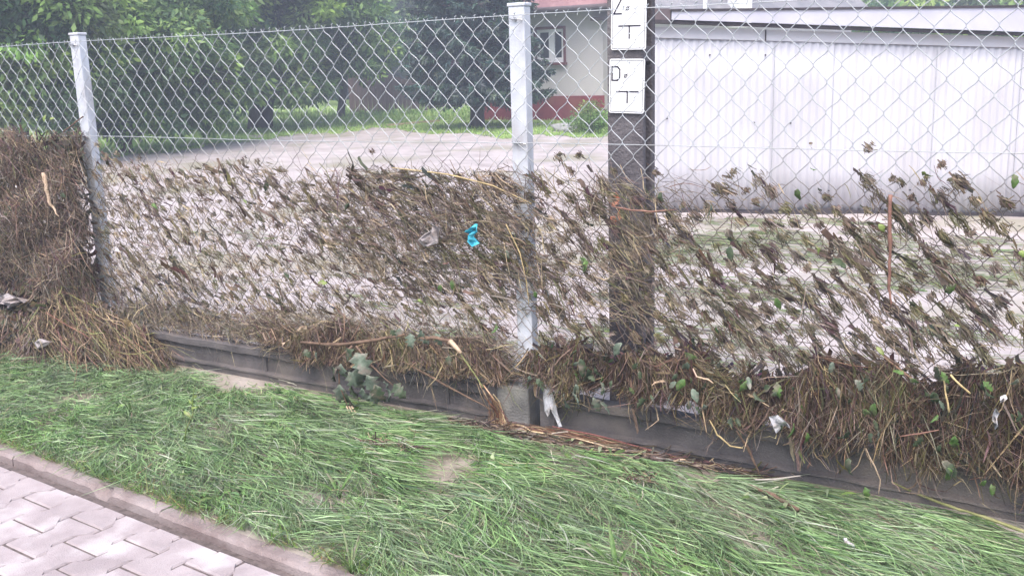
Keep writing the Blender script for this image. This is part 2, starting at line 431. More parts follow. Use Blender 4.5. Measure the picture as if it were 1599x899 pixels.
# ------------------------------------------------------------------ fence
XL = -2.7116                                     # left post
def build_fence():
    root = empty('chain_link_fence', (0, 0, -.2))
    tag(root, 'galvanised chain link fence on grey posts with low concrete base', 'fence')
    Z0 = 0.2                                     # children are given in world heights
    def put(o): o.location.z += Z0; return o
    D, Hh = 0.0925, 0.0525
    kmax = 28                                    # rows of half diamonds below the top wire
    zt = 1.462
    rb = MB()
    xs0 = -5.0
    V = []; F = []; base = 0
    sides = 4; rad = 0.0017
    ang = np.arange(sides)*2*math.pi/sides
    r = np.random.default_rng(2)
    for j in range(int(9.6/(D/2))):
        x0 = xs0+j*D/2
        pts = []
        sag = lambda x, z: (0.006*math.sin(x*3.1+z*4)+.004*math.sin(x*7-z*6))
        for k in range(kmax+1):
            right = (k+j) % 2 == 0
            z = zt-k*Hh
            xc = x0+(D/2 if right else 0)
            xo = 0.0022 if right else -0.0022
            sgn = 1 if right else -1
            wob = 0.0015*r.normal()
            for dz, dx in ((.015, .0122), (.004, .0022), (-.004, .0022), (-.015, .0122)):
                pts.append((xc+xo-sgn*dx, (-.0018*sgn if dz > 0 else .0018*sgn if dz < 0 else 0)+sag(xc, z), z+dz+wob))
        P = np.array(pts); n = len(P)
        T = np.gradient(P, axis=0); T = unit(T)
        a = unit(np.cross(T, np.array([0, 1.0, 0]))); b = np.cross(T, a)
        R = P[:, None]+rad*(a[:, None]*np.cos(ang)[None, :, None]+b[:, None]*np.sin(ang)[None, :, None])
        V.append(R.reshape(-1, 3))
        i = np.arange(n-1)[:, None]*sides; jj = np.arange(sides)[None]
        q = np.stack([i+jj, i+(jj+1) % sides, i+sides+(jj+1) % sides, i+sides+jj], -1).reshape(-1, 4)+base
        F.append(q); base += n*sides
    wm = put(obj('wire_mesh', np_mesh('wire_mesh', np.concatenate(V), np.concatenate(F), smooth=True), M['wire'], root))
    tag(wm, kind='stuff')
    # straight wires threaded along the mesh
    for z, off in ((zt+.004, -.004), (0.9775, -.006), (0.30, -.006)):
        pts = [(x, off, z+0.004*math.sin(x*2.3+z)) for x in np.linspace(-5, 4.6, 76)]
        put(MB().tube(pts, .0017, 5).build('tension_wire', M['wire'], root, smooth=True))
    # twisted ends standing above the top wire
    mb = MB()
    for j in range(103):
        x = xs0+j*D
        mb.tube([(x, 0, zt-.004), (x+.004, .001, zt+.012), (x+.011, -.002, zt+.019), (x+.002, -.003, zt+.014)], .0018, 4)
    t = put(mb.build('wire_barbs', M['wire'], root)); tag(t, kind='stuff')
    # posts
    for i, (px, w, lab) in enumerate(((0.0, .072, None), (XL, .072, None), (2.68, .072, None))):
        top = 1.503
        yb = .012
        mb = MB()
        mb.box((px-w/2, yb, -.16), (px+w/2, yb+.05, top))
        p = put(mb.build('post', M['post'], root, bevel=.004))
        cp = MB().box((px-w/2-.004, yb-.004, top+.0005), (px+w/2+.004, yb+.054, top+.014)).build('post_cap', M['post'], p, bevel=.004)
        for bz in (1.455, .98):
            bo = MB().tube([(px-.004, yb-.011, bz), (px-.004, yb+.01, bz)], .0075, 8).build('bolt', M['steel'], p)
            cl = MB().tube([(px-.03, yb-.006, bz+.006), (px-.01, yb-.012, bz), (px+.012, yb-.012, bz), (px+.03, yb-.005, bz-.004)], .003, 6).build('wire_clip', M['steel'], p)
    # concrete gravel boards: framed panel with recessed field and sill ridge
    def board(xa, xb, ztop, zbot, y0):
        d = .05
        prof = [(y0+.004, zbot), (y0, zbot+.055), (y0-.010, zbot+.060), (y0-.010, zbot+.068), (y0+.012, zbot+.075), (y0+.012, ztop-.042), (y0-.012, ztop-.036), (y0-.012, ztop-.004), (y0-.008, ztop), (y0+d, ztop), (y0+d, zbot)]
        n = max(2, int((xb-xa)/.05))
        rr = np.random.default_rng(int(abs(xa*100)))
        V = []; m_ = len(prof)
        for k in range(n+1):
            x = xa+(xb-xa)*k/n
            w1 = .002*math.sin(k*.9)
            for q, (yy, zz) in enumerate(prof):
                V.append((x, yy+rr.normal()*.0007, zz+rr.normal()*.0009+(w1 if zz > zbot+.02 else 0)))
        F = [(k*m_+j, k*m_+(j+1) % m_, (k+1)*m_+(j+1) % m_, (k+1)*m_+j) for k in range(n) for j in range(m_)]
        F += [tuple(range(m_)), tuple(n*m_+j for j in range(m_))[::-1]]
        b = put(MB().add(V, F).build('gravel_board', M['board'], root))
        return b
    zt_l, zb = -.042, -.235
    bl = board(XL+.09, -.105, zt_l, zb, -.03)
    br = board(.165, 2.575, -.035, zb, -.035)
    board(2.785, 5.0, -.035, zb, -.035)
    bf = board(-5.0, XL-.09, zt_l, zb, -.03)
    # vertical ribs cast on the boards
    for b, x in ((bl, -1.475), (bl, -.38), (br, 1.30)):
        MB().box((x-.008, -.026, zb+.070), (x+.008, -.012, -.079)).build('rib', M['board'], b, bevel=.003)
    # right board: end stile
    MB().box((.092, -.038, zb), (.1645, .012, -.036)).build('end_stile', M['board'], br, bevel=.004)
    for px in (0.0, XL, 2.68):
        xa, xb = (px-.10, px+.055) if px >= 0 else (px-.085, px+.085)
        o = put(MB().box((xa, -.062, -.30), (xb, .075, -.018)).build('base_block', M['block'], root, bevel=.008))
        if px == 0:
            MB().tube([(px+.005, -.03, -.0185), (px+.005, -.03, -.006)], .014, 8).build('bolt', M['steel'], o)
build_fence()

# ------------------------------------------------------------------ pole and plates
POLE_Y = 0.20
def build_pole():
    xl = on_y(948, 200, POLE_Y)[0]; xr = on_y(1004, 200, POLE_Y)[0]
    w = xr-xl; cx = (xl+xr)/2; d = .125
    root = empty('utility_pole', (cx, POLE_Y+d/2, -.15))
    tag(root, 'dark concrete utility pole with slotted side behind the fence', 'utility pole')
    def H(z): return z+.15
    h = 7.0
    def wid(z): return w*(1-.012*z)
    # solid front and back flanges with a web, the side slots left open between bridges
    mb = MB()
    fl = .034
    for s in (-1, 1):
        y0, y1 = (-d/2, -d/2+fl) if s < 0 else (d/2-fl, d/2)
        a = [(-wid(0)/2, y0, 0), (wid(0)/2, y0, 0), (wid(0)/2, y1, 0), (-wid(0)/2, y1, 0)]
        b = [(-wid(h)/2, y0, h), (wid(h)/2, y0, h), (wid(h)/2, y1, h), (-wid(h)/2, y1, h)]
        mb.add(a+b, [(0, 3, 2, 1), (4, 5, 6, 7), (0, 1, 5, 4), (1, 2, 6, 5), (2, 3, 7, 6), (3, 0, 4, 7)])
    mb.build('flange', M['pole'], root, bevel=.006)
    zc = 0.0
    mbw = MB(); mbw.box((-.02, -d/2+fl-.002, 0), (.02, d/2-fl+.002, h)); mbw.build('web', M['pole'], root)
    k = 0
    for z0, z1 in ((0, .22), (.62, .70), (1.43, 1.49), (2.2, 2.27), (3.0, 3.07), (3.8, 3.87), (4.6, 4.67), (5.4, 5.47), (6.2, 7.0)):
        MB().box((-wid(z0)/2+.004, -d/2+fl-.003, z0), (wid(z0)/2-.004, d/2-fl+.003, z1)).build('bridge', M['pole'], root, bevel=.005)
    return cx, w, d
PCX, PWID, PDEP = build_pole()
def strokes(mb, lines, X, Z, Y, wd):
    for (x0, z0), (x1, z1) in lines:
        a = np.array([x0, z0]); b = np.array([x1, z1]); t = b-a; L = np.linalg.norm(t); t = t/L; n = np.array([-t[1], t[0]])*wd/2
        a = a-t*wd*.3; b = b+t*wd*.3
        P = [a-n, b-n, b+n, a+n]
        mb.prism([(X+p[0], Y, Z+p[1]) for p in P], (0, .0012, 0))
def build_plate(name, label, u0, v0, u1, v1, letter, tilt):
    y = POLE_Y-.012
    A = on_y(u0, v0, y); B = on_y(u1, v1, y)
    w = B[0]-A[0]; h = A[2]-B[2]
    cx, cz = (A[0]+B[0])/2, (A[2]+B[2])/2
    root = empty(name, (cx, y, cz)); root.rotation_euler = (0, tilt, 0)
    tag(root, label, 'sign', 'white utility marker plates on the pole')
    r = .008; pts = []
    for sx, sz, a0 in ((1, 1, 0), (-1, 1, 90), (-1, -1, 180), (1, -1, 270)):
        for k in range(5):
            a = math.radians(a0+k*22.5)
            pts.append((sx*(w/2-r)+r*math.cos(a), 0, sz*(h/2-r)+r*math.sin(a)))
    pl = MB().prism(pts, (0, .003, 0)).build('plate', M['plate'], root)
    # dark border line and raised white rim
    mb = MB(); b = .006
    strokes(mb, [((-w/2+b, -h/2+b), (w/2-b, -h/2+b)), ((w/2-b, -h/2+b), (w/2-b, h/2-b)), ((w/2-b, h/2-b), (-w/2+b, h/2-b)), ((-w/2+b, h/2-b), (-w/2+b, -h/2+b))], 0, 0, -.0014, .0016)
    mb.build('border_line', M['blackink'], pl)
    mb = MB(); X, Z = -w/2+w*.19, h/2-h*.27; lw, lh = w*.22, h*.25
    if letter == 'Z':
        ln = [((-lw/2, lh/2), (lw/2, lh/2)), ((lw/2, lh/2), (-lw/2, -lh/2)), ((-lw/2, -lh/2), (lw/2, -lh/2))]
    else:
        ln = [((-lw/2, lh/2), (-lw/2, -lh/2)), ((-lw/2, lh/2), (lw*.2, lh/2)), ((lw*.2, lh/2), (lw/2, lh*.3)), ((lw/2, lh*.3), (lw/2, -lh*.3)), ((lw/2, -lh*.3), (lw*.2, -lh/2)), ((lw*.2, -lh/2), (-lw/2, -lh/2))]
    strokes(mb, ln, X, Z, -.0014, .0055)
    mb.build('letter', M['blackink'], pl)
    mb = MB(); zc = h/2-h*.60
    strokes(mb, [((-w*.31, 0), (w*.31, 0)), ((0, 0), (0, -h*.21))], 0.004, zc, -.0014, .0055)
    mb.build('tee_mark', M['blackink'], pl)
    # small slashed ring beside the letter
    mb = MB(); X, Z = -w/2+w*.47, h/2-h*.31
    ring = [(.0065*math.cos(k*math.pi/4), .0065*math.sin(k*math.pi/4)) for k in range(9)]
    strokes(mb, list(zip(ring[:-1], ring[1:]))+[((-.008, -.008), (.008, .008))], X, Z, -.0014, .0022)
    mb.build('diameter_mark', M['blackink'], pl)
    MB().tube([(.012, -.003, h/2-.014), (.012, .002, h/2-.014)], .0035, 8).build('screw', M['steel'], root)
build_plate('marker_plate', 'upper white marker plate lettered Z on the dark pole', 954, -14, 1009, 77, 'Z', math.radians(1.0))
build_plate('marker_plate', 'lower white marker plate lettered D on the dark pole', 951, 93, 1006, 177, 'D', math.radians(1.6))

# ------------------------------------------------------------------ shed with corrugated wall
def shed_pt(s, z, off=0.0):
    p = SH_O+SH_D*s+SH_N*off
    return np.array([p[0], p[1], z])
def shed_hit(u, v):
    d = bearing(u, v); n = np.array([SH_N[0], SH_N[1], 0]); P0 = np.array([SH_O[0], SH_O[1], 0])
    t = ((P0-CAM)@n)/(d@n); p = CAM+t*d
    return (p[:2]-SH_O)@SH_D, p[2]
def sheet_mat():
    mt = M['sheet']; nt = mt.node_tree; N = nt.nodes; L = nt.links; bs = N['Principled BSDF']
    src = bs.inputs['Base Color'].links[0].from_socket
    g = N.new('ShaderNodeNewGeometry'); sp = N.new('ShaderNodeSeparateXYZ'); L.new(g.outputs['Position'], sp.inputs[0])
    n1 = N.new('ShaderNodeTexNoise'); n1.inputs['Scale'].default_value = 3.5; n1.inputs['Detail'].default_value = 8; L.new(g.outputs['Position'], n1.inputs[0])
    md = N.new('ShaderNodeMath'); md.operation = 'MULTIPLY_ADD'; md.inputs[1].default_value = -.55; L.new(n1.outputs[0], md.inputs[0]); L.new(sp.outputs[2], md.inputs[2])
    r = N.new('ShaderNodeMapRange'); r.inputs[1].default_value = -.42; r.inputs[2].default_value = .22; r.inputs[3].default_value = .28; r.inputs[4].default_value = 0
    L.new(md.outputs[0], r.inputs[0])
    n2 = N.new('ShaderNodeTexNoise'); n2.inputs['Scale'].default_value = 5; n2.inputs['Detail'].default_value = 10; n2.inputs['Roughness'].default_value = .75; L.new(g.outputs['Position'], n2.inputs[0])
    r2 = N.new('ShaderNodeMapRange'); r2.inputs[1].default_value = .60; r2.inputs[2].default_value = .78; r2.inputs[3].default_value = 0; r2.inputs[4].default_value = .5; L.new(n2.outputs[0], r2.inputs[0])
    mx_ = N.new('ShaderNodeMath'); mx_.operation = 'MAXIMUM'; L.new(r.outputs[0], mx_.inputs[0]); L.new(r2.outputs[0], mx_.inputs[1])
    mx = N.new('ShaderNodeMix'); mx.data_type = 'RGBA'; L.new(mx_.outputs[0], mx.inputs[0]); L.new(src, mx.inputs[6]); mx.inputs[7].default_value = (.33, .29, .28, 1)
    L.new(mx.outputs[2], bs.inputs['Base Color'])
sheet_mat()
def build_shed():
    root = empty('corrugated_shed', (SH_O[0], SH_O[1], -.15))
    tag(root, 'low white corrugated shed with pale lavender fascia behind the pole', 'shed')
    inv = Vector((-SH_O[0], -SH_O[1], .15))
    def B(mb, name, mat, parent=root, **k):
        o = mb.build(name, mat, parent, **k)
        if parent is root: o.location = inv
        return o
    zt_l = shed_hit(1030, 42)[1]; s_r, zt_r = shed_hit(1599, 58)
    zb_l = shed_hit(1030, 326)[1]; zb_r = shed_hit(1599, 331)[1]
    top = lambda s: zt_l+(zt_r-zt_l)*s/s_r
    bot = lambda s: zb_l+(zb_r-zb_l)*s/s_r
    # corrugated sheets, each its own
    wdt = 0.86; pitch = .072
    s = -.05; k = 0
    r = np.random.default_rng(5)
    while s < 6.2:
        n = int(wdt/pitch*6); V = []; F = []
        zo = r.uniform(-.006, .006)
        for i in range(n+1):
            ss = s+wdt*i/n+.02*(i/n-.5)
            a = .0068*math.cos(2*math.pi*ss/pitch)+.010+.004*(k % 2)
            for t in range(5):
                z = bot(ss)+zo+(top(ss)-.05-bot(ss))*t/4
                V.append(shed_pt(ss, z, a+.003*math.sin(ss*2+t*1.3)))
        F = [(i*5+j, (i+1)*5+j, (i+1)*5+j+1, i*5+j+1) for i in range(n) for j in range(4)]
        o = B(MB().add(V, F), 'corrugated_sheet', M['sheet'], smooth=True, fix=False)
        so = o.modifiers.new('thick', 'SOLIDIFY'); so.thickness = .0015
        s += wdt; k += 1
    # flat board over the sheet tops
    def strip(s0, s1, za, zb, off0, off1):
        n = 12; V = []; F = []
        for i in range(n+1):
            ss = s0+(s1-s0)*i/n
            V += [shed_pt(ss, za(ss), off0), shed_pt(ss, zb(ss), off0), shed_pt(ss, zb(ss), off1), shed_pt(ss, za(ss), off1)]
        F = [(i*4+j, i*4+(j+1) % 4, (i+1)*4+(j+1) % 4, (i+1)*4+j) for i in range(n) for j in range(4)]+[(0, 1, 2, 3), (n*4+3, n*4+2, n*4+1, n*4)]
        return MB().add(V, F)
    B(strip(-.05, 6.2, lambda q: top(q)-.10, lambda q: top(q)-.002, -.005, .036), 'head_board', M['sheet'])
    B(strip(-.05, 6.2, lambda q: bot(q)-.10, lambda q: bot(q)+.03, -.03, .006), 'skirting', M['felt'])
    # ragged felt strip at the foot
    V = []; n = 90
    for i in range(n+1):
        ss = -.05+6.2*i/n
        V += [shed_pt(ss, bot(ss)-.10, .03), shed_pt(ss, bot(ss)+.012*r.normal()+.008, .03+.01*r.random())]
    B(MB().add(V, [(2*i, 2*i+2, 2*i+3, 2*i+1) for i in range(n)]), 'felt_strip', M['felt'], fix=False)
    # wedge fascia
    s0, _ = shed_hit(1049, 20)
    off = .16
    def hit_off(u, v):
        d = bearing(u, v); nn = np.array([SH_N[0], SH_N[1], 0]); P0 = np.array([*(SH_O+SH_N*off), 0])
        t = ((P0-CAM)@nn)/(d@nn); p = CAM+t*d
        return (p[:2]-SH_O)@SH_D, p[2]
    (sa, za1), (sb, zb1) = hit_off(1049, 18.5), hit_off(1599, 12)
    (_, za0), (_, zb0) = hit_off(1049, 31), hit_off(1599, 50)
    ln = lambda a, b: (lambda q: a+(b-a)*(q-sa)/(sb-sa))
    B(strip(sa, 6.4, ln(za0, zb0), ln(za1, zb1), off-.02, off), 'fascia', M['fascia'])
    B(strip(sa-.01, 6.4, ln(za1+.002, zb1+.002), ln(za1+.022, zb1+.02), -2.5, off+.015), 'roof', M['felt'])
    B(strip(-.2, 6.4, ln(za0-.034, zb0-.03), ln(za0-.003, zb0-.003), -.004, off-.022), 'soffit', M['felt'])
    B(strip(-.25, sa-.004, ln(za0-.02, zb0), ln(za1+.03, zb1), .02, off-.03), 'roof_end', M['brownwood'])
    # side wall and back so the shed is a closed body
    for q in (-.06, 6.25):
        mb = MB(); A = shed_pt(q, bot(q)-.1, .0); C = shed_pt(q, bot(q)-.1, -2.4)
        mb.prism([A, C, shed_pt(q, top(q)+.05, -2.4), shed_pt(q, top(q)-.003, .0)], (SH_D[0]*.03, SH_D[1]*.03, 0))
        B(mb, 'side_wall', M['sheet'])
    # short bracket under the eave
    q, z = shed_hit(1194, 47); 
    B(MB().tube([shed_pt(q, z, .045), shed_pt(q, z-.10, .045)], .006, 6), 'bracket', M['felt'])
    for k in range(11):
        q = r.uniform(.1, 4.4); z = bot(q)+(top(q)-bot(q))*(.12, .5, .86)[k % 3]+.01*r.normal()
        B(MB().tube([shed_pt(q, z, .018), shed_pt(q, z, .034)], .008, 6), 'nail', M['felt'])
    # vertical lap seams with nails
    for u in (1207, 1458, 1590):
        q, _ = shed_hit(u, 150)
        mb = MB(); mb.tube([shed_pt(q, bot(q)+.05, .028), shed_pt(q, top(q)-.14, .028)], .003, 5)
        B(mb, 'lap_seam', M['steel'])
build_shed()

# ------------------------------------------------------------------ house
HY = 20.3; HZ = -.13
def build_house():
    def hp(u, v, off=0.0): return on_y(u, v, HY-off)
    x0 = hp(741, 150)[0]; x1 = hp(985, 150)[0]
    root = empty('house', ((x0+x1)/2, HY, HZ)); tag(root, 'pale rendered house with red plinth and white window behind the spruce', 'house')
    inv = Vector((-(x0+x1)/2, -HY, -HZ))
    def B(mb, name, mat, parent=root, **k):
        o = mb.build(name, mat, parent, **k)
        if parent is root: o.location = inv
        return o
    ze = hp(880, 16)[2]; zp = hp(880, 150)[2]
    wl_, wr_ = hp(838, 70)[0], hp(880, 70)[0]; wt, wb = hp(860, 46)[2], hp(860, 98)[2]
    # wall with a real opening
    mb = MB(); D = .35
    for a, b in (((x0, zp), (wl_, ze)), ((wr_, zp), (x1, ze)), ((wl_, zp), (wr_, wb)), ((wl_, wt), (wr_, ze))):
        mb.box((a[0], HY, a[1]), (b[0], HY+D, b[1]))
    mb.box((x0, HY+D, zp), (x0+.3, HY+8, ze)); mb.box((x1-.3, HY+D, zp), (x1, HY+8, ze))
    B(mb, 'wall', M['render'])
    B(MB().box((x0-.03, HY-.04, HZ-.3), (x1+.03, HY+D, zp-.001)).box((x1-.3, HY+D+.001, HZ-.3), (x1+.03, HY+8, zp-.001)), 'plinth', M['plinth'])
    # window
    wz = empty('window', (0, 0, 0)); wz.parent = root; wz.location = inv
    t = .07
    B(MB().box((wl_-t, HY-.02, wt), (wr_+t, HY+.1, wt+t)).box((wl_-t, HY-.02, wb), (wl_, HY+.1, wt-.001)).box((wr_, HY-.02, wb), (wr_+t, HY+.1, wt-.001)), 'surround', M['surround'], wz)
    B(MB().box((wl_-.10, HY-.12, wb-.07), (wr_+.10, HY+.15, wb-.002)), 'sill', M['surround'], wz)
    f = .075; xm = wl_+(wr_-wl_)*.54
    fr = MB()
    for a, b, c, d in ((wl_, wr_, wb, wb+f*1.6), (wl_, wr_, wt-f, wt), (wl_, wl_+f, wb+f*1.6, wt-f), (wr_-f, wr_, wb+f*1.6, wt-f), (xm-.085, xm+.085, wb+f*1.6, wt-f)):
        fr.box((a, HY+.03, c), (b, HY+.10, d))
    B(fr, 'frame', M['whitepvc'], wz)
    for a, b in ((wl_+f, xm-.085), (xm+.085, wr_-f)):
        B(MB().box((a, HY+.065, wb+f*1.6), (b, HY+.075, wt-f)), 'pane', M['glass'], wz)
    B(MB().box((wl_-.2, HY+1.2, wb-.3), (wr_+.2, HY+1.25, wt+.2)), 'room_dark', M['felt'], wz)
    # roof: pitched red tiles as a stepped, ribbed sheet, with gutter and eaves board
    ey = HY-.55; rise = math.tan(math.radians(38)); courses = 12
    V = []; F = []
    n = int((x1-x0+1.6)/.15*2)
    for c in range(courses+1):
        for step in (0, 1):
            y = ey+c*.35
            z = ze+.06+(y-ey)*rise-(0.04 if step else 0)
            for i in range(n+1):
                x = x0-.8+(x1-x0+1.6)*i/n
                V.append((x, y+(0.002 if step else 0), z+.02*math.sin(i*math.pi/1.0*.5*2)))
    m_ = n+1
    for rr in range(2*(courses+1)-1):
        F += [(rr*m_+i, rr*m_+i+1, (rr+1)*m_+i+1, (rr+1)*m_+i) for i in range(n)]
    ro = B(MB().add(V, F), 'roof', M['rooftile'], smooth=False)
    B(MB().box((x0-.8, ey+.03, ze-.10), (x1+.8, ey+.06, ze+.05)), 'eaves_board', M['brownwood'])
    B(MB().box((x0-.8, ey+.061, ze-.02), (x1+.8, HY+.3, ze+.0)), 'soffit', M['brownwood'])
    B(MB().tube([(x0-.8, ey-.04, ze+.0), (x1+.8, ey-.04, ze+.0)], .065, 8), 'gutter', M['brownwood'], smooth=True)
    p = hp(944, 30)
    B(MB().box((p[0]-.25, HY-.3, p[2]-.04), (p[0]+.4, HY-.002, p[2]+.04)), 'bracket', M['brownwood'])
build_house()
def build_neighbour():
    d = 24.0
    a = at_dist(1018, 30, d); b = at_dist(1330, 30, d+3); c = at_dist(1178, 30, d)
    root = empty('outbuilding', (a[0], a[1], -.13)); tag(root, 'grey roofed outbuilding with white chimney just visible over the shed', 'building')
    inv = Vector((-a[0], -a[1], .13))
    al = unit((b-a)*np.array([1, 1, 0])); nn = np.array([-al[1], al[0], 0])
    L = np.linalg.norm((b-a)[:2]); z0 = at_dist(1100, 19, d)[2]
    base = np.array([a[0], a[1], 0])
    def q(s, dp, z): return base+al*s+nn*dp+np.array([0, 0, z])
    mb = MB(); mb.prism([q(0, 0, -.2), q(L, 0, -.2), q(L, 0, z0), q(0, 0, z0)], nn*4); o = mb.build('wall', M['render'], root); o.location = inv
    mb = MB(); mb.prism([q(-.3, -.4, z0-.12), q(-.3, 2, z0+1.3), q(-.3, 2, z0+1.42), q(-.3, -.4, z0)], al*(L+.6)); o = mb.build('roof', M['greyroof'], root); o.location = inv
    s1 = (at_dist(1176, 10, d)-base)@al; s2 = (at_dist(1206, 10, d)-base)@al
    mb = MB(); mb.prism([q(s1, -.55, z0-.35), q(s2, -.55, z0-.35), q(s2, -.55, z0+1.6), q(s1, -.55, z0+1.6)], nn*.5); o = mb.build('chimney', M['whitewall'], root); o.location = inv
    s3 = (at_dist(1099, 5, d)-base)@al
    mb = MB(); mb.tube([q(s3, -.62, z0-.1), q(s3, -.62, z0+1.4)], .05, 6); o = mb.build('drainpipe', M['whitewall'], root); o.location = inv
build_neighbour()
def build_back_fence():
    A = at_dist(548, 160, 36); Bp = at_dist(700, 160, 36)
    root = empty('board_fence', (A[0], A[1], -.13)); tag(root, 'weathered brown board fence at the far end of the garden', 'fence')
    al = unit((Bp-A)*np.array([1, 1, 0])); L = np.linalg.norm((Bp-A)[:2]); ang = math.atan2(al[1], al[0])
    root.rotation_euler = (0, 0, ang)
    r = np.random.default_rng(8)
    me = None
    mb = MB().box((0, 0, 0), (.14, .025, 1.25))
    n = int(L/.15)
    for i in range(n):
        if me is None:
            o = mb.build('board', M['oldwood'], root); me = o.data
        else:
            o = bpy.data.objects.new('board', me); link(o, root)
        o.location = (i*.15, 0, .1*r.random()); o.scale.z = r.uniform(.85, 1.05)
    MB().box((0, .03, .9), (L, .07, 1.0)).build('rail', M['oldwood'], root)
    for i in range(4):
        MB().box((i*L/3-.06, .071, 0), (i*L/3+.06, .18, 1.4)).build('fence_post', M['oldwood'], root)
build_back_fence()

# ------------------------------------------------------------------ lawn behind the mud
EDGE = [(-250, 275), (-60, 266), (0, 262), (143, 247), (280, 234), (400, 217), (530, 206), (600, 200), (670, 207), (790, 213), (950, 211), (1020, 212), (1120, 212), (1300, 205)]
def build_lawn():
    eu = np.array([e[0] for e in EDGE], float); ev = np.array([e[1] for e in EDGE], float)
    us = np.linspace(-250, 1300, 120)
    near = np.array([on_z(u, np.interp(u, eu, ev)+2.0*math.sin(u*.05)+1.2*math.sin(u*.17), -.13) for u in us])
    dirs = unit((near-CAM)*np.array([1, 1, 0])); dn = np.linalg.norm((near-CAM)[:, :2], axis=1)
    K = 14; V = []
    for k in range(K+1):
        f = (k/K)**1.6
        d = dn+(75-dn)*f
        p = CAM[None]+dirs*d[:, None]
        p[:, 2] = yard_z(p[:, 0], p[:, 1])+.008
        V.append(p)
    V = np.concatenate(V); n = len(us)
    i = np.arange(K*(n-1)); r, c = i//(n-1), i % (n-1); b = r*n+c
    o = obj('lawn', np_mesh('lawn', V, np.stack([b, b+1, b+n+1, b+n], -1), smooth=True), M['lawn'])
    tag(o, 'green lawn under the trees beyond the mud', 'lawn', kind='structure')
    # standing grass on it
    N = 27000
    ui = rng.uniform(0, n-1, N); i0 = ui.astype(int); w = (ui-i0)[:, None]
    i1 = np.minimum(i0+1, n-1)
    dd = dirs[i0]*(1-w)+dirs[i1]*w; d0 = dn[i0]*(1-w[:, 0])+dn[i1]*w[:, 0]
    dist = d0-.35+np.abs(rng.normal(size=N))*6.5
    p = CAM[None]+dd*dist[:, None]; p[:, 2] = yard_z(p[:, 0], p[:, 1])
    L = rng.uniform(.03, .08, N)*(1+.8*(noise2(p[:, 0], p[:, 1], 21) > .4))
    far = np.clip((dist-27)/6, 0, 1); L = L*(1+1.6*far)
    dr = unit(np.stack([rng.normal(size=N)*.5, rng.normal(size=N)*.5, np.ones(N)], 1))
    P = strand_paths(p, dr, L, 3, .25)
    S = unit(np.stack([rng.normal(size=N), rng.normal(size=N), np.zeros(N)], 1))
    W = np.stack([np.full(N, .010), np.full(N, .008), np.full(N, .002)], 1)*(1+far[:, None])
    C = pick([(.22, .36, .09), (.30, .44, .12), (.16, .26, .07), (.36, .43, .15)], [4, 4, 2, 1.5], N, .2)
    rb = Ribbons(); rb.add(P, W, S, C)
    o = obj('lawn_grass', rb.mesh('lawn_grass'), M['blade']); tag(o, 'short green lawn grass beyond the mud', 'grass', kind='stuff')
build_lawn()

# flattened, silted grass lying in the yard mud
def build_yard_grass():
    n = 1500
    cx = rng.uniform(-5.5, 4.2, n); cy = .5+rng.random(n)**.8*5.6
    keep = (noise2(cx*1.3, cy*1.3, 31)+.25*noise2(cx*5, cy*5, 32) > -.05) & ((cx > -1.2) | (rng.random(n) < .12)) & ((cx-SH_O[0])*SH_N[0]+(cy-SH_O[1])*SH_N[1] > .25)
    cx, cy = cx[keep], cy[keep]
    per = 25
    N = len(cx)*per
    x = np.repeat(cx, per)+rng.normal(size=N)*.14; y = np.repeat(cy, per)+rng.normal(size=N)*.05
    s = np.stack([x, y, yard_z(x, y)+.004+rng.random(N)*.012], 1)
    d = np.stack([np.ones(N), rng.normal(size=N)*.25, rng.normal(size=N)*.05], 1)
    P = strand_paths(s, d, rng.uniform(.06, .2, N), 4, .16)
    P[..., 2] = np.maximum(P[..., 2]*.15+s[:, None, 2]*.85, yard_z(P[..., 0], P[..., 1])+.003)
    W = rng.uniform(.002, .005, N)
    C = pick([(.24, .28, .15), (.17, .22, .09), (.31, .30, .22), (.21, .18, .13), (.14, .21, .06)], [3, 3, 2.4, 2, 2], N, .15)
    S = unit(np.stack([rng.normal(size=N)*.3, np.ones(N), rng.normal(size=N)*.4], 1))
    rb = Ribbons(); rb.add(P, W, S, C)
    o = obj('silted_grass', rb.mesh('silted_grass'), M['blade']); tag(o, 'flattened silted grass streaks on the yard mud before the shed', 'grass', kind='stuff')
build_yard_grass()

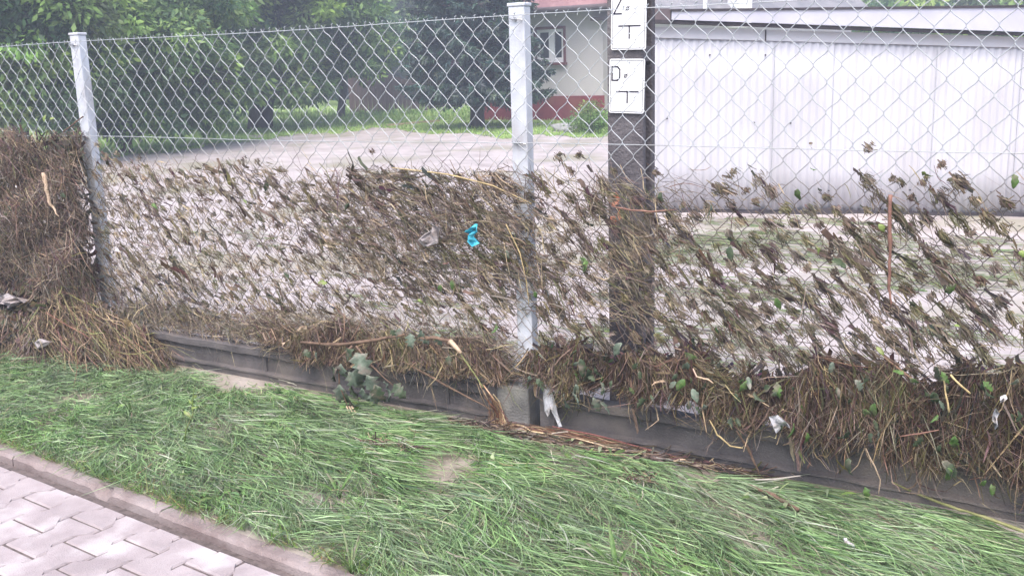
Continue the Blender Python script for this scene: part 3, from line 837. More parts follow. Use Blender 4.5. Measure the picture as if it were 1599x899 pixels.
def build_clods():
    n = 2600
    x = rng.uniform(-9, 4.5, n); y = .15+rng.random(n)**1.6*11
    kp = (noise2(x*1.1, y*1.1, 35) > .0) & ((x-SH_O[0])*SH_N[0]+(y-SH_O[1])*SH_N[1] > .2)
    x, y = x[kp], y[kp]; n = len(x)
    r = rng.uniform(.006, .03, n)*(1+.6*(rng.random(n) < .1))
    o6 = np.array([(1, 0, 0), (0, 1, 0), (-1, 0, 0), (0, -1, 0), (0, 0, 1.0), (0, 0, -.6)], float)
    V = o6[None]*r[:, None, None]*(1+.3*rng.normal(size=(n, 6, 1)))*np.array([1.3, 1, .5])
    a = rng.uniform(0, 6.28, n); c, s_ = np.cos(a)[:, None], np.sin(a)[:, None]
    V = np.stack([V[..., 0]*c-V[..., 1]*s_, V[..., 0]*s_+V[..., 1]*c, V[..., 2]], -1)
    V = V+np.stack([x, y, yard_z(x, y)], 1)[:, None]
    f = np.array([(0, 1, 4), (1, 2, 4), (2, 3, 4), (3, 0, 4), (1, 0, 5), (2, 1, 5), (3, 2, 5), (0, 3, 5)])
    F = (np.arange(n)[:, None, None]*6+f[None]).reshape(-1, 3)
    C = np.repeat(pick([(.34, .30, .28), (.22, .185, .165), (.13, .1, .08), (.42, .38, .36)], [3, 3, 2, 1.5], n, .15), 6, 0)
    o = obj('mud_clods', np_mesh('mud_clods', V.reshape(-1, 3), F, C, smooth=True), M['debris']); tag(o, 'small mud clods and bits strewn over the yard silt', 'mud', kind='stuff')
build_clods()

# ------------------------------------------------------------------ trees
def leaf_cloud(name, centers, radii, per, size, pal, w, parent, droop=.6, mat='leaf', asp=.42, origin=(0, 0, 0)):
    centers = np.asarray(centers, float); n = len(centers); N = n*per
    c = np.repeat(centers, per, 0); r = np.repeat(np.asarray(radii, float), per)
    d = unit(rng.normal(size=(N, 3))); rad = r*rng.random(N)**.45
    p = c+d*rad[:, None]*np.array([1, 1, .75])
    ax = unit(d*np.array([1, 1, .3])+rng.normal(size=(N, 3))*.6+np.array([0, 0, -droop]))
    sd = unit(np.cross(ax, rng.normal(size=(N, 3))*.7+np.array([0, 0, 1.0])))
    nm = np.cross(ax, sd)
    L = size*rng.uniform(.6, 1.3, N)[:, None]
    a = p; b = p+ax*L*.45+sd*L*asp*.5+nm*L*.06; t = p+ax*L; e = p+ax*L*.45-sd*L*asp*.5+nm*L*.06
    V = np.stack([a, b, t, e], 1).reshape(-1, 3)-np.asarray(origin)
    F = np.arange(4*N).reshape(N, 4)
    cl = np.repeat(pick(pal, w, n, .22), per, 0)*(1+.18*rng.normal(size=(N, 1)))
    cl = np.clip(cl, .008, .6)
    me = np_mesh(name, V, F, np.repeat(cl, 4, 0))
    return obj(name, me, M[mat], parent)
GREEN = [(.075, .14, .055), (.115, .20, .065), (.18, .29, .075), (.28, .39, .10)]
def broad_tree(name, label, base, trunk_r, height, lobes, nclump, per, size, w, group=None, clump_r=(.45, .9), fork=.35, pal=GREEN, low=.25):
    """lobes: list of (centre, (rx,ry,rz)) in world metres"""
    base = np.asarray(base, float)
    root = empty(name, tuple(base)); tag(root, label, 'tree', group)
    cs = []; wt = np.array([l[1][0]*l[1][2] for l in lobes]); wt = wt/wt.sum()
    for i in range(nclump):
        c, rr = lobes[rng.choice(len(lobes), p=wt)]
        d = unit(rng.normal(size=3)); q = rng.random()**.4
        cs.append(np.asarray(c)+d*q*np.asarray(rr))
    cs = np.array(cs); cs[:, 2] = np.maximum(cs[:, 2], base[2]+low+.5*rng.random(len(cs)))
    # trunk with a lean and limbs that reach the clumps
    top = base+np.array([rng.normal()*.3, rng.normal()*.3, height])
    tp = [base+np.array([0, 0, -.3]), base+np.array([.02, 0, .15])]+[base+(top-base)*t+np.array([math.sin(t*5), math.cos(t*4), 0])*.12 for t in (.2, .4, .6, .8, 1)]
    MB().tube(list(np.array(tp)-base), [trunk_r*1.35, trunk_r*1.1, trunk_r, trunk_r*.85, trunk_r*.65, trunk_r*.4, trunk_r*.15], 9).build('trunk', M['bark'], root, smooth=True)
    sel = cs[rng.choice(len(cs), min(len(cs), 46), replace=False)]
    for k, c in enumerate(sel[:46]):
        t = np.clip((c[2]-base[2])/height*.75, fork*.6, .9)
        a = base+(top-base)*t
        m1 = a+(c-a)*.4+np.array([0, 0, .25*np.linalg.norm(c-a)*.4]); 
        MB().tube(list(np.array([a, m1, a+(c-a)*.75+np.array([0, 0, .12]), c])-base), [trunk_r*.32, trunk_r*.2, trunk_r*.11, .008], 5, cap=False).build('limb', M['bark'], root, smooth=True, fix=False)
    leaf_cloud('crown', cs, rng.uniform(clump_r[0], clump_r[1], len(cs)), per, size, pal, w, root, origin=base)
    return root
G0 = -.14
def gp(u, dist):
    p = at_dist(u, 150, dist); return np.array([p[0], p[1], float(yard_z(p[0], p[1]))])
def lobe(u, v, dist, rx, rz): return (at_dist(u, v, dist), (rx, rx, rz))
broad_tree('walnut_tree', 'big dark walnut tree with thick trunk standing on the lawn', gp(402, 28), .30, 7,
           [lobe(400, 0, 28, 3.2, 1.9), lobe(300, 40, 26.5, 1.8, 1.0), lobe(505, 40, 28, 1.8, 1.1), lobe(430, 85, 27, 1.6, .45), lobe(330, -60, 28, 2.6, 2.0), lobe(380, 85, 25.5, 1.0, .45), lobe(560, 80, 29, 1.0, .6), lobe(330, 120, 26, 1.3, .5), lobe(470, 125, 27, 1.0, .4), lobe(350, 155, 25.5, .9, .25), lobe(440, 148, 26, .7, .25)],
           420, 190, .20, [4, 4, 2.2, 1.0], clump_r=(.35, .7), low=.62)
broad_tree('walnut_tree', 'walnut tree with pale hanging leaves nearest the left post', gp(185, 21), .15, 5,
           [lobe(190, 85, 21, 1.9, .9), lobe(285, 80, 21.5, 1.2, .6), lobe(225, 0, 22, 1.8, 1.4), lobe(160, 185, 20.4, .8, .35), lobe(270, 45, 20.5, .7, .6), lobe(340, 130, 22.5, 1.0, .4), lobe(250, 155, 21.5, 1.2, .4), lobe(200, 195, 20.5, .9, .25), lobe(290, 180, 22, .8, .25)],
           350, 190, .15, [2.5, 4, 3.2, 2.0], clump_r=(.28, .55), low=.35)
broad_tree('leafy_tree', 'bright leafy tree at the left edge above the straw mat', gp(20, 19), .15, 5,
           [lobe(40, 40, 19, 1.7, .9), lobe(-60, 90, 19, 1.6, 1.0), lobe(75, 120, 18.6, 1.0, .5), lobe(10, -20, 19, 2.0, 1.2), lobe(30, 165, 18.8, 1.0, .3)],
           250, 190, .15, [2, 4, 3.5, 2.6], clump_r=(.28, .55), low=.35)
broad_tree('garden_tree', 'soft pale green tree behind the far board fence', gp(600, 46), .25, 9,
           [lobe(600, 10, 46, 3.2, 2.6), lobe(660, 50, 47, 2.2, 1.6), lobe(540, 40, 45, 2.0, 1.6), lobe(600, -60, 46, 3.5, 2.5)],
           170, 130, .34, [1, 3, 4, 3], clump_r=(.6, 1.1), pal=[(.09, .16, .06), (.14, .22, .08), (.20, .29, .10), (.27, .36, .13)], low=2.2)
broad_tree('fruit_tree', 'low fruit tree with drooping branches left of the spruce', gp(530, 33), .12, 4,
           [lobe(520, 90, 33, 1.5, .6), lobe(590, 60, 34, 1.5, .9), lobe(465, 115, 32, .7, .35)],
           110, 140, .18, [2, 4, 3, 1.4], clump_r=(.3, .6), low=1.1)
broad_tree('dark_tree', 'dark tree filling the gap behind the left walnut', gp(100, 35), .25, 8,
           [lobe(110, 40, 35, 3.2, 2.4), lobe(0, 60, 36, 2.6, 2.0), lobe(250, 60, 36, 2.6, 2.0), lobe(90, 130, 34, 2.6, .8), lobe(250, 140, 35, 2.4, .6), lobe(380, 130, 37, 2.0, .7)],
           330, 120, .28, [5, 3, 1, .3], clump_r=(.6, 1.0), low=.5)
for k, (u, d, lab) in enumerate(((1110, 46, 'tree top showing above the outbuilding chimney'), (1330, 42, 'rounded tree top above the middle of the shed roof'), (1520, 39, 'light green tree top above the right end of the shed'))):
    c = at_dist(u, 0, d)
    broad_tree('garden_tree', lab, gp(u, d), .2, 4, [((c[0], c[1], c[2]-1.2), (4.2, 4.2, 1.9)), ((c[0]+2, c[1]+1, c[2]-.2), (2.4, 2.4, 1.4))], 110, 90, .34, [2, 4, 3, 1], clump_r=(.6, 1.1), group='tree tops over the shed')

def build_spruce():
    base = gp(744, 24.5)
    root = empty('spruce_tree', tuple(base)); tag(root, 'dark blue-green spruce in front of the house left side', 'tree')
    Ht = 9.5
    MB().tube([(0, 0, -.3), (0, 0, .6), (.03, 0, 3), (0, 0, 6), (0, 0, Ht)], [.2, .16, .13, .08, .02], 9).build('trunk', M['bark'], root, smooth=True)
    cs = []; ax = []; Ls = []
    z = .95
    brs = MB()
    while z < Ht:
        R = 1.75*(1-z/Ht)**.75+.1
        nb = 12 if z < 6 else 7
        a0 = rng.uniform(0, 6.28)
        for k in range(nb):
            a = a0+k*2*math.pi/nb+rng.normal()*.15; rr = R*rng.uniform(.8, 1.12)
            d = np.array([math.cos(a), math.sin(a), 0])
            P0 = np.array([0, 0, z]); pts = []
            for t in np.linspace(0, 1, 9):
                pts.append(P0+d*rr*t+np.array([0, 0, -.35*rr*t+.30*rr*t*t]))
            brs.tube([pts[0], pts[4], pts[8]], [.022, .014, .005], 4, cap=False)
            pts = np.array(pts)
            for t in np.linspace(.12, 1, int(16*rr)+4):
                q = P0+d*rr*t+np.array([0, 0, -.35*rr*t+.30*rr*t*t])
                sdv = np.array([-d[1], d[0], 0])
                for s in (-1, 1):
                    l = .42*rr*(1-t)*.8+.16
                    tw = unit(d*.6+sdv*s*rng.uniform(.5, 1)+np.array([0, 0, rng.uniform(-.75, -.15)]))
                    cs.append(q); ax.append(tw); Ls.append(l*rng.uniform(.7, 1.2))
        z += .21+.02*z
    b = brs.build('branches', M['bark'], root, fix=False); tag(b, kind='stuff')
    cs = np.array(cs); ax = np.array(ax); Ls = np.array(Ls)
    per = 11; N = len(cs)*per
    t = rng.random(N); c = np.repeat(cs, per, 0)+np.repeat(ax*Ls[:, None], per, 0)*t[:, None]
    nd = unit(np.repeat(ax, per, 0)*.7+rng.normal(size=(N, 3))*.55+np.array([0, 0, -.25]))
    l = rng.uniform(.06, .13, N)[:, None]
    sd = unit(np.cross(nd, rng.normal(size=(N, 3))))*.020
    V = np.stack([c-sd, c+sd, c+nd*l+sd*.4, c+nd*l-sd*.4], 1).reshape(-1, 3)
    cl = np.repeat(pick([(.035, .06, .05), (.055, .09, .068), (.10, .14, .10)], [4, 4, 1.5], len(cs), .2), per, 0)
    obj('crown', np_mesh('crown', V, np.arange(4*N).reshape(N, 4), np.repeat(cl, 4, 0)), M['needle'], root)
build_spruce()
def build_shrub():
    base = gp(926, 21.5)
    root = empty('garden_shrub', tuple(base)); tag(root, 'small bushy green shrub against the red house plinth', 'shrub')
    c = [base+np.array([rng.normal()*.22, rng.normal()*.22, abs(rng.normal())*.2+.12]) for _ in range(34)]
    mb = MB()
    for q in c[:12]: mb.tube([(0, 0, 0), tuple((q-base)*.6), tuple(q-base)], [.015, .01, .004], 4)
    tag(mb.build('stems', M['bark'], root), kind='stuff')
    leaf_cloud('crown', c, rng.uniform(.12, .22, len(c)), 90, .07, [(.10, .18, .05), (.16, .26, .07), (.24, .33, .11)], [2, 4, 2], root, droop=.1, origin=base)
build_shrub()
def build_stones():
    for k, (u, dd, s, lab) in enumerate(((881, 22.3, .17, 'larger pale stone lying before the red house plinth'), (893, 22.0, .12, 'smaller grey stone beside the shrub at the plinth'))):
        b = gp(u, dd); r = np.random.default_rng(k+50)
        n1, n2 = 8, 12; V = []
        for i in range(n1+1):
            th = math.pi*i/n1
            for j in range(n2):
                ph = 2*math.pi*j/n2; q = 1+.3*math.sin(2*ph+k)*math.sin(th)+.16*r.normal()
                V.append((1.3*s*q*math.sin(th)*math.cos(ph), s*q*math.sin(th)*math.sin(ph), s*.75*q*math.cos(th)+s*.35))
        F = [(i*n2+j, i*n2+(j+1) % n2, (i+1)*n2+(j+1) % n2, (i+1)*n2+j) for i in range(n1) for j in range(n2)]
        o = MB().add(V, F).build('stone', M['stone'], None, smooth=True); o.location = tuple(b); tag(o, lab, 'stone', 'stones at the house plinth')
build_stones()
def build_plank():
    a = on_z(606, 197, -.12); b = on_z(686, 190, -.12)
    o = MB().prism([a+np.array([0, -.07, .0]), b+np.array([0, -.07, 0]), b+np.array([0, .07, 0]), a+np.array([0, .07, 0])], (0, 0, .05)).build('plank', M['paleheart'], None); tag(o, 'pale plank lying on the mud at the lawn edge', 'plank')
build_plank()
def build_far_wood():
    cs = []
    for u in np.arange(-200, 1700, 10):
        d = rng.uniform(52, 64); p = at_dist(u, 60, d)
        hi = 9 if u < 980 else 3.4
        for k in range(8):
            cs.append((p[0]+rng.normal()*1.2, p[1]+rng.normal()*1.2, rng.uniform(.3, hi) if k else rng.uniform(.0, 1.2)))
    cs = np.array(cs)
    o = leaf_cloud('far_wood', cs, rng.uniform(.9, 1.7, len(cs)), 36, .68, [(.045, .09, .035), (.07, .13, .045), (.12, .19, .06)], [4, 4, 2], None)
    tag(o, 'hazy mass of trees closing the view behind the gardens', 'wood', kind='stuff')
build_far_wood()

# ------------------------------------------------------------------ flattened verge grass
def build_verge_grass():
    rb = Ribbons()
    N = 68000
    x = rng.uniform(-4.4, 4.0, N)
    yk = KO[1]+(x-KO[0])*math.tan(KA)+KW
    t = rng.random(N); y = yk+.01+(-.05-yk)*t
    bare = noise2(x*2.6, y*2.6, 11)+.35*noise2(x*9, y*9, 12)
    keep = bare > -.74+.30*rng.normal(size=N)
    # bare silt before the left board and under the straw at the post
    keep &= ~((np.hypot((x+1.62)/.20, (y+.10)/.09) < 1) & (rng.random(N) < .9))
    keep &= ~((np.hypot((x-.25)/.42, (y+.06)/.07) < 1) & (rng.random(N) < .85))
    x, y = x[keep], y[keep]; N = len(x)
    z = verge_z(x, y)
    ang = -.42+.45*noise2(x*1.4, y*1.4, 13)+.22*noise2(x*5, y*5, 14)+rng.normal(size=N)*.14
    chaos = np.clip((-x-.6)/1.6, 0, 1); ang = ang+rng.normal(size=N)*.5*chaos
    L = rng.uniform(.09, .27, N)*(1-.35*chaos)
    up = rng.uniform(.02, .30, N)**1.4+.22*chaos*rng.random(N)
    edge = np.clip(1-(y-(KO[1]+(x-KO[0])*math.tan(KA)+KW))/.20, 0, 1)
    nb = np.clip((-.05-y)/.18, .15, 1); up = up*nb; L = L*(.6+.4*nb)
    up = up+edge*rng.random(N)*.5*(rng.random(N) < .4)
    L = L*(1-.45*edge)
    tt = np.linspace(0, 1, 5)[None]
    dx, dy = np.cos(ang), np.sin(ang)
    bend = rng.normal(size=N)*.35
    ax = dx[:, None]*tt-dy[:, None]*bend[:, None]*tt**2; ay = dy[:, None]*tt+dx[:, None]*bend[:, None]*tt**2
    hz = up[:, None]*(tt*1.4-tt**2*.95)
    relief = np.clip(noise2(x*6.5, y*11, 41), 0, 1)*.032
    lay = (rng.random(N)*nb*.034+relief*nb)[:, None]
    P = np.stack([x[:, None]+ax*L[:, None], y[:, None]+ay*L[:, None], z[:, None]+hz*L[:, None]+lay*np.minimum(1, tt*4)-.004], -1)
    P[..., 1] = np.minimum(P[..., 1], -.03)
    P[..., 2] = np.maximum(P[..., 2], verge_z(P[..., 0], P[..., 1])+.001)
    w0 = rng.uniform(.0009, .0022, N)
    W = w0[:, None]*np.array([.8, 1, 1, .75, .12])[None]
    S = unit(np.stack([-dy, dx, rng.normal(size=N)*.9], 1))
    C = pick([(.14, .27, .07), (.225, .39, .115), (.065, .14, .045), (.32, .47, .20), (.40, .43, .31), (.40, .35, .22)], [4, 5.5, 2.6, 3.2, 1.6, .7], N, .22)
    grey = np.clip(.42+.5*noise2(x*1.9, y*1.9, 17)+.3*noise2(x*5, y*7, 18), 0, 1)[:, None]*.38
    C = C*(1-grey)+np.array([.34, .40, .28])*grey
    C = C*(1+.22*noise2(x*3.1, y*6, 19))[:, None]
    C = C*.85+C.mean(1, keepdims=True)*.15
    C = np.clip(C, .02, .7)
    rb.add(P, W, S, C)
    # broad weed leaves mixed in, mostly on the left
    n = 1500; x = -3.6+rng.random(n)**1.5*5.0; yk = KO[1]+(x-KO[0])*math.tan(KA)+KW
    y = yk+.03+(-.12-yk)*rng.random(n)
    kp = noise2(x*4, y*4, 23) > .1; x, y = x[kp], y[kp]; n = len(x)
    a = rng.uniform(0, 6.28, n); d = np.stack([np.cos(a), np.sin(a), rng.uniform(.05, .6, n)], 1)
    P = strand_paths(np.stack([x, y, verge_z(x, y)+.03*rng.random(n)+.012], 1), d, rng.uniform(.025, .06, n), 5, .2, .35)
    P[..., 2] = np.maximum(P[..., 2], verge_z(P[..., 0], P[..., 1])+.004)
    sd = unit(np.cross(d, np.array([0, 0, 1.0]))+.35*rng.normal(size=(n, 3)))
    rb.add(P, rng.uniform(.005, .011, n)[:, None]*np.array([.25, .8, 1, .75, .1])[None], sd, pick([(.12, .21, .06), (.18, .28, .09), (.08, .14, .045), (.3, .35, .2)], [4, 3, 2, 2], n, .2))
    # dead straws and silt-grey blades strewn on top
    n = 1100; x = rng.uniform(-4, 3, n); yk = KO[1]+(x-KO[0])*math.tan(KA)+KW; y = yk+.03+(-.07-yk)*rng.random(n)
    kp = noise2(x*3, y*5, 29) > -.2; x, y = x[kp], y[kp]; n = len(x)
    a = -.4+rng.normal(size=n)*.6; d = np.stack([np.cos(a), np.sin(a), rng.normal(size=n)*.10], 1)
    P = strand_paths(np.stack([x, y, verge_z(x, y)+.022+.03*rng.random(n)], 1), d, rng.uniform(.03, .15, n), 5, .22, .08)
    P[..., 2] = np.maximum(P[..., 2], verge_z(P[..., 0], P[..., 1])+.006); P[..., 1] = np.minimum(P[..., 1], -.06)
    rb.add(P, rng.uniform(.0008, .0022, n)[:, None], unit(rng.normal(size=(n, 3))*np.array([1, 1, .5])), pick([(.34, .27, .17), (.22, .16, .11), (.44, .41, .33), (.13, .1, .07), (.4, .45, .24)], [3, 2.4, 3, 1.5, 3], n, .2))
    # upright fringe along the kerb
    n = 5200; u = rng.uniform(-2.6, 4.6, n); q = kerb_pt(0, 0)[None]+np.outer(u, KU)+np.outer(KW+.004+.10*rng.random(n)**2, KV)
    x, y = q[:, 0], q[:, 1]; kp = noise2(x*5, y*5, 27) > -.25; x, y = x[kp], y[kp]; n = len(x)
    d = np.stack([.35+.5*rng.normal(size=n), -.25+.45*rng.normal(size=n), .9*np.ones(n)], 1)
    P = strand_paths(np.stack([x, y, verge_z(x, y)], 1), d, rng.uniform(.03, .10, n), 5, .3, .35)
    P[..., 2] = np.maximum(P[..., 2], KTOP+.003)
    rb.add(P, rng.uniform(.0011, .0024, n)[:, None]*np.array([.9, 1, .9, .6, .12])[None], unit(rng.normal(size=(n, 3))*np.array([1, 1, .2])), pick([(.15, .26, .06), (.22, .33, .09), (.34, .33, .17), (.3, .2, .1)], [4, 4, 1.5, .8], n, .2))
    o = obj('verge_grass', rb.mesh('verge_grass'), M['blade'])
    tag(o, 'long green grass combed flat by the flood on the verge', 'grass', kind='stuff')
build_verge_grass()

def blade_plant(name, label, u, v, n, L, spread, mat, wid, group=None, z=None):
    """a small standing plant: arched blades from one root"""
    p = on_z(u, v, -.235); p[2] = verge_z(p[0], p[1])
    root = empty(name, tuple(p)); tag(root, label, 'plant', group)
    for i in range(n):
        a = rng.uniform(0, 6.28); l = L*rng.uniform(.7, 1.2); s = spread*rng.uniform(.5, 1.2)
        d = np.array([math.cos(a), math.sin(a), 0]); sd = np.array([-d[1], d[0], 0])
        V = []; K = 7
        for k in range(K):
            t = k/(K-1); q = d*l*s*t**1.3+np.array([0, 0, l*(t-.45*s*t*t)])
            w = wid*math.sin(math.pi*min(.98, .12+.88*t))**.8
            V += [q-sd*w, q-np.array([0, 0, w*.35]), q+sd*w]
        F = [(3*k+j, 3*k+j+1, 3*k+4+j, 3*k+3+j) for k in range(K-1) for j in range(2)]
        o = MB().add(V, F).build('leaf_blade', M[mat], root, smooth=True, fix=False)
        so = o.modifiers.new('thick', 'SOLIDIFY'); so.thickness = .0006
    return root
blade_plant('weed_tuft', 'broad bladed green weed in the middle of the verge grass', 530, 772, 4, .14, 1.0, 'greenleaf', .007)
blade_plant('weed_tuft', 'dark upright weed right of the broad bladed one', 628, 770, 2, .07, .5, 'darkleaf', .006)
blade_plant('weed_tuft', 'yellow green grass tuft hanging over the kerb end', 548, 884, 16, .17, .8, 'greenleaf', .0035)
blade_plant('weed_tuft', 'pale broad weed at the bottom centre of the verge', 865, 838, 4, .12, .9, 'greenleaf', .006)
blade_plant('weed_tuft', 'long pale leaf weed at the bottom edge of the verge', 962, 892, 3, .15, .9, 'greenleaf', .008)
blade_plant('weed_tuft', 'small upright tuft in the grass left of the tall weed', 206, 650, 8, .09, .6, 'greenleaf', .004)
blade_plant('weed_tuft', 'tuft of green shoots at the far left of the verge', 18, 600, 8, .09, .7, 'greenleaf', .005)
blade_plant('weed_tuft', 'tuft standing against the kerb below the tall weed', 290, 735, 14, .10, .6, 'greenleaf', .003)
blade_plant('weed_tuft', 'leafy tuft where the grass meets the kerb on the left', 150, 715, 12, .07, .7, 'limeleaf', .003)
def build_tall_weed():
    a = on_z(286, 700, -.235); a[2] = verge_z(a[0], a[1])
    root = empty('tall_weed', tuple(a)); tag(root, 'single tall thin weed stalk with small leaves in the left grass', 'plant')
    b = on_y(303, 606, a[1])-a
    pts = [np.zeros(3), b*.35+np.array([-.004, 0, 0]), b*.6+np.array([.02, 0, 0]), b*.82+np.array([.004, 0, .0]), b]
    MB().tube(pts, [.0035, .003, .0028, .0022, .001], 6).build('stem', M['limeleaf'], root, smooth=True)
    for t, s, l in ((.45, 1, .05), (.55, -1, .06), (.66, 1, .045), (.75, -1, .04), (.85, 1, .04), (.3, 1, .045)):
        q = b*t+np.array([.01, 0, 0]); d = unit(np.array([s*.8, -.3, .7]))
        leaf_obj('leaf', M['limeleaf'] if t > .5 else M['greenleaf'], q, d, l, .35, root)
def leaf_mesh(L, asp, lobed=False, curl=.2):
    K = 9; V = []; F = []
    tw = rng.normal()*.5; fold = rng.uniform(.15, .7); cb = curl*rng.uniform(.5, 2.2); wav = rng.uniform(.02, .07)
    for k in range(K):
        t = k/(K-1); w = math.sin(math.pi*(.04+.93*t**.8))**.9*asp*.5
        wl_, wr_ = w*rng.uniform(.8, 1.1), w*rng.uniform(.8, 1.1)
        if lobed:
            q = 1.3 if k in (2, 4, 6) else .62
            wl_ *= q; wr_ *= q
        zc = -cb*(t*t)*L; a = tw*t
        for x in (-wl_, 0, wr_):
            z = fold*abs(x)+wav*rng.normal()*(x != 0)
            V.append((L*(x*math.cos(a)-z*math.sin(a)), t*L*(1-.25*cb*t), zc+L*(x*math.sin(a)+z*math.cos(a))))
    F = [(3*k+j, 3*k+j+1, 3*k+4+j, 3*k+3+j) for k in range(K-1) for j in range(2)]
    me = bpy.data.meshes.new('leaf'); me.from_pydata(V, [], F)
    me.polygons.foreach_set('use_smooth', np.ones(len(me.polygons), bool))
    return me
def leaf_obj(name, mat, loc, d, L, asp, parent, lobed=False, face=None, curl=.2, k=.78):
    me = leaf_mesh(L*k, asp, lobed, curl); me.materials.append(mat)
    o = bpy.data.objects.new(name, me); link(o, parent)
    d = unit(np.asarray(d, float)); f = unit(np.asarray(face if face is not None else np.array([.45, -.85, .3])+rng.normal(size=3)*.65, float))
    x = unit(np.cross(d, f)); f = np.cross(x, d)
    R = Matrix(((x[0], d[0], f[0], loc[0]), (x[1], d[1], f[1], loc[1]), (x[2], d[2], f[2], loc[2]), (0, 0, 0, 1)))
    o.matrix_local = R
    so = o.modifiers.new('thick', 'SOLIDIFY'); so.thickness = .0005
    return o
build_tall_weed()

# ------------------------------------------------------------------ flood debris
BROWN = [(.105, .070, .052), (.155, .110, .085), (.055, .038, .030), (.23, .175, .135), (.36, .275, .175), (.11, .105, .045), (.19, .165, .14)]
WB = [4, 4, 3, 3, 1.6, 1.6, 2.4]
TAN = [(.125, .09, .067), (.185, .138, .105), (.06, .044, .035), (.265, .21, .155), (.40, .32, .20), (.145, .142, .062), (.23, .197, .163)]
def fs(px, v, y=0.0):
    p = on_y(px, v, y); return p
def knots(x0, x1, z0, z1):
    D, Hh, zt, xs0 = .0925, .0525, 1.462, -5.0
    out = []
    for k in range(29):
        z = zt-k*Hh
        if not (z0 <= z <= z1): continue
        for i in range(int((x0-xs0)/D)-1, int((x1-xs0)/D)+2):
            x = xs0+i*D+(D/2 if k % 2 else 0)
            if x0 <= x <= x1: out.append((x, z))
    return np.array(out)
def add_wads(rb, K, size, n, colw, slope=-.85, thick=.009, fly=.09, fan=.15, reach=.078, fat=.0078):
    """bundles of drowned grass draped over the wires, combed to the lower right by the current"""
    M_ = len(K); N = M_*n
    size = size*np.exp(rng.normal(size=M_)*.30)*np.clip(1+.22*noise2(K[:, 0]*3.3, K[:, 1]*4.1, 81)+.14*noise2(K[:, 0]*9, K[:, 1]*9, 82), .5, 1.4)
    k = np.repeat(K+rng.normal(size=K.shape)*.006, n, 0); s = np.repeat(size, n)
    wa = np.arctan(slope)+rng.normal(size=M_)*.17
    ln = reach*rng.uniform(.6, 1.25, M_); th = fat*rng.uniform(.6, 1.6, M_)
    a = np.repeat(wa, n); l = np.repeat(ln, n)*s; h = np.repeat(th, n)*s
    t = rng.random(N)*.62-.30
    off = rng.normal(size=N)*h*(1.15-.7*np.abs(t-.0)/.5)
    ca, sa = np.cos(a), np.sin(a)
    start = np.stack([k[:, 0]+ca*t*l-sa*off, rng.normal(size=N)*thick-.006, k[:, 1]+sa*t*l+ca*off], 1)
    ff = rng.random(N) < fly
    aa = a+rng.normal(size=N)*np.where(ff, .9, fan)
    d = np.stack([np.cos(aa), rng.normal(size=N)*.15, np.sin(aa)], 1)
    L = l*np.where(ff, rng.uniform(.4, 1.2, N), rng.uniform(.28, .72, N))
    P = strand_paths(start, d, L, 4, .15, .10)
    W = rng.uniform(.0009, .0022, N)[:, None]*np.array([.7, 1, .9, .3])[None]
    wide = (rng.random(N) < .2) & ~ff
    W[wide] *= 2.1
    S = unit(rng.normal(size=(N, 3))*np.array([1, .6, 1]))
    cw = np.repeat(pick(TAN, colw, M_, .25), n, 0)
    C = np.clip(.5*cw+.5*pick(TAN, colw, N, .25), .01, .7)
    rb.add(P, W, S, C)
    q = max(5, n//8); N2 = M_*q
    k = np.repeat(K, q, 0); s = np.repeat(size, q); a2 = np.repeat(wa, q)
    tt = rng.normal(size=N2)*.020*s+.006
    st = np.stack([k[:, 0]+np.cos(a2)*tt+rng.normal(size=N2)*.004, rng.normal(size=N2)*thick*.5-.004, k[:, 1]+np.sin(a2)*tt+rng.normal(size=N2)*.004], 1)
    a2 = a2+rng.normal(size=N2)*.2
    d = np.stack([np.cos(a2), rng.normal(size=N2)*.2, np.sin(a2)], 1); L = rng.uniform(.02, .045, N2)*s
    rb.add(strand_paths(st-d*L[:, None]/2, d, L, 3, .15), rng.uniform(.002, .005, N2)[:, None]*s[:, None], unit(rng.normal(size=(N2, 3))*np.array([1, .4, 1])), pick([(.06, .045, .035), (.11, .082, .06), (.15, .12, .085)], [3, 3, 2], N2, .2))
def add_tangle(rb, x0, x1, z0, z1, n, Lr, y=(-.03, .01), ang=-.5, sp=.8, colw=WB, wr=(.0008, .002), curl=.3, dens=None, droop=.1):
    x = rng.uniform(x0, x1, n); z = rng.uniform(z0, z1, n)
    if dens is not None:
        k = rng.random(n) < dens(x, z); x, z = x[k], z[k]; n = len(x)
    st = np.stack([x, rng.uniform(y[0], y[1], n), z], 1)
    a = ang+rng.normal(size=n)*sp
    d = np.stack([np.cos(a), rng.normal(size=n)*.12, np.sin(a)], 1)
    L = rng.uniform(Lr[0], Lr[1], n)
    P = strand_paths(st-d*L[:, None]*.5, d, L, 6, curl, droop)
    P[..., 1] = np.clip(P[..., 1], y[0]-.02, y[1]+.02)
    W = rng.uniform(wr[0], wr[1], n)[:, None]*np.array([.6, 1, 1, 1, .8, .3])[None]
    S = unit(rng.normal(size=(n, 3))*np.array([1, .5, 1]))
    rb.add(P, W, S, pick(TAN, colw, n, .25))

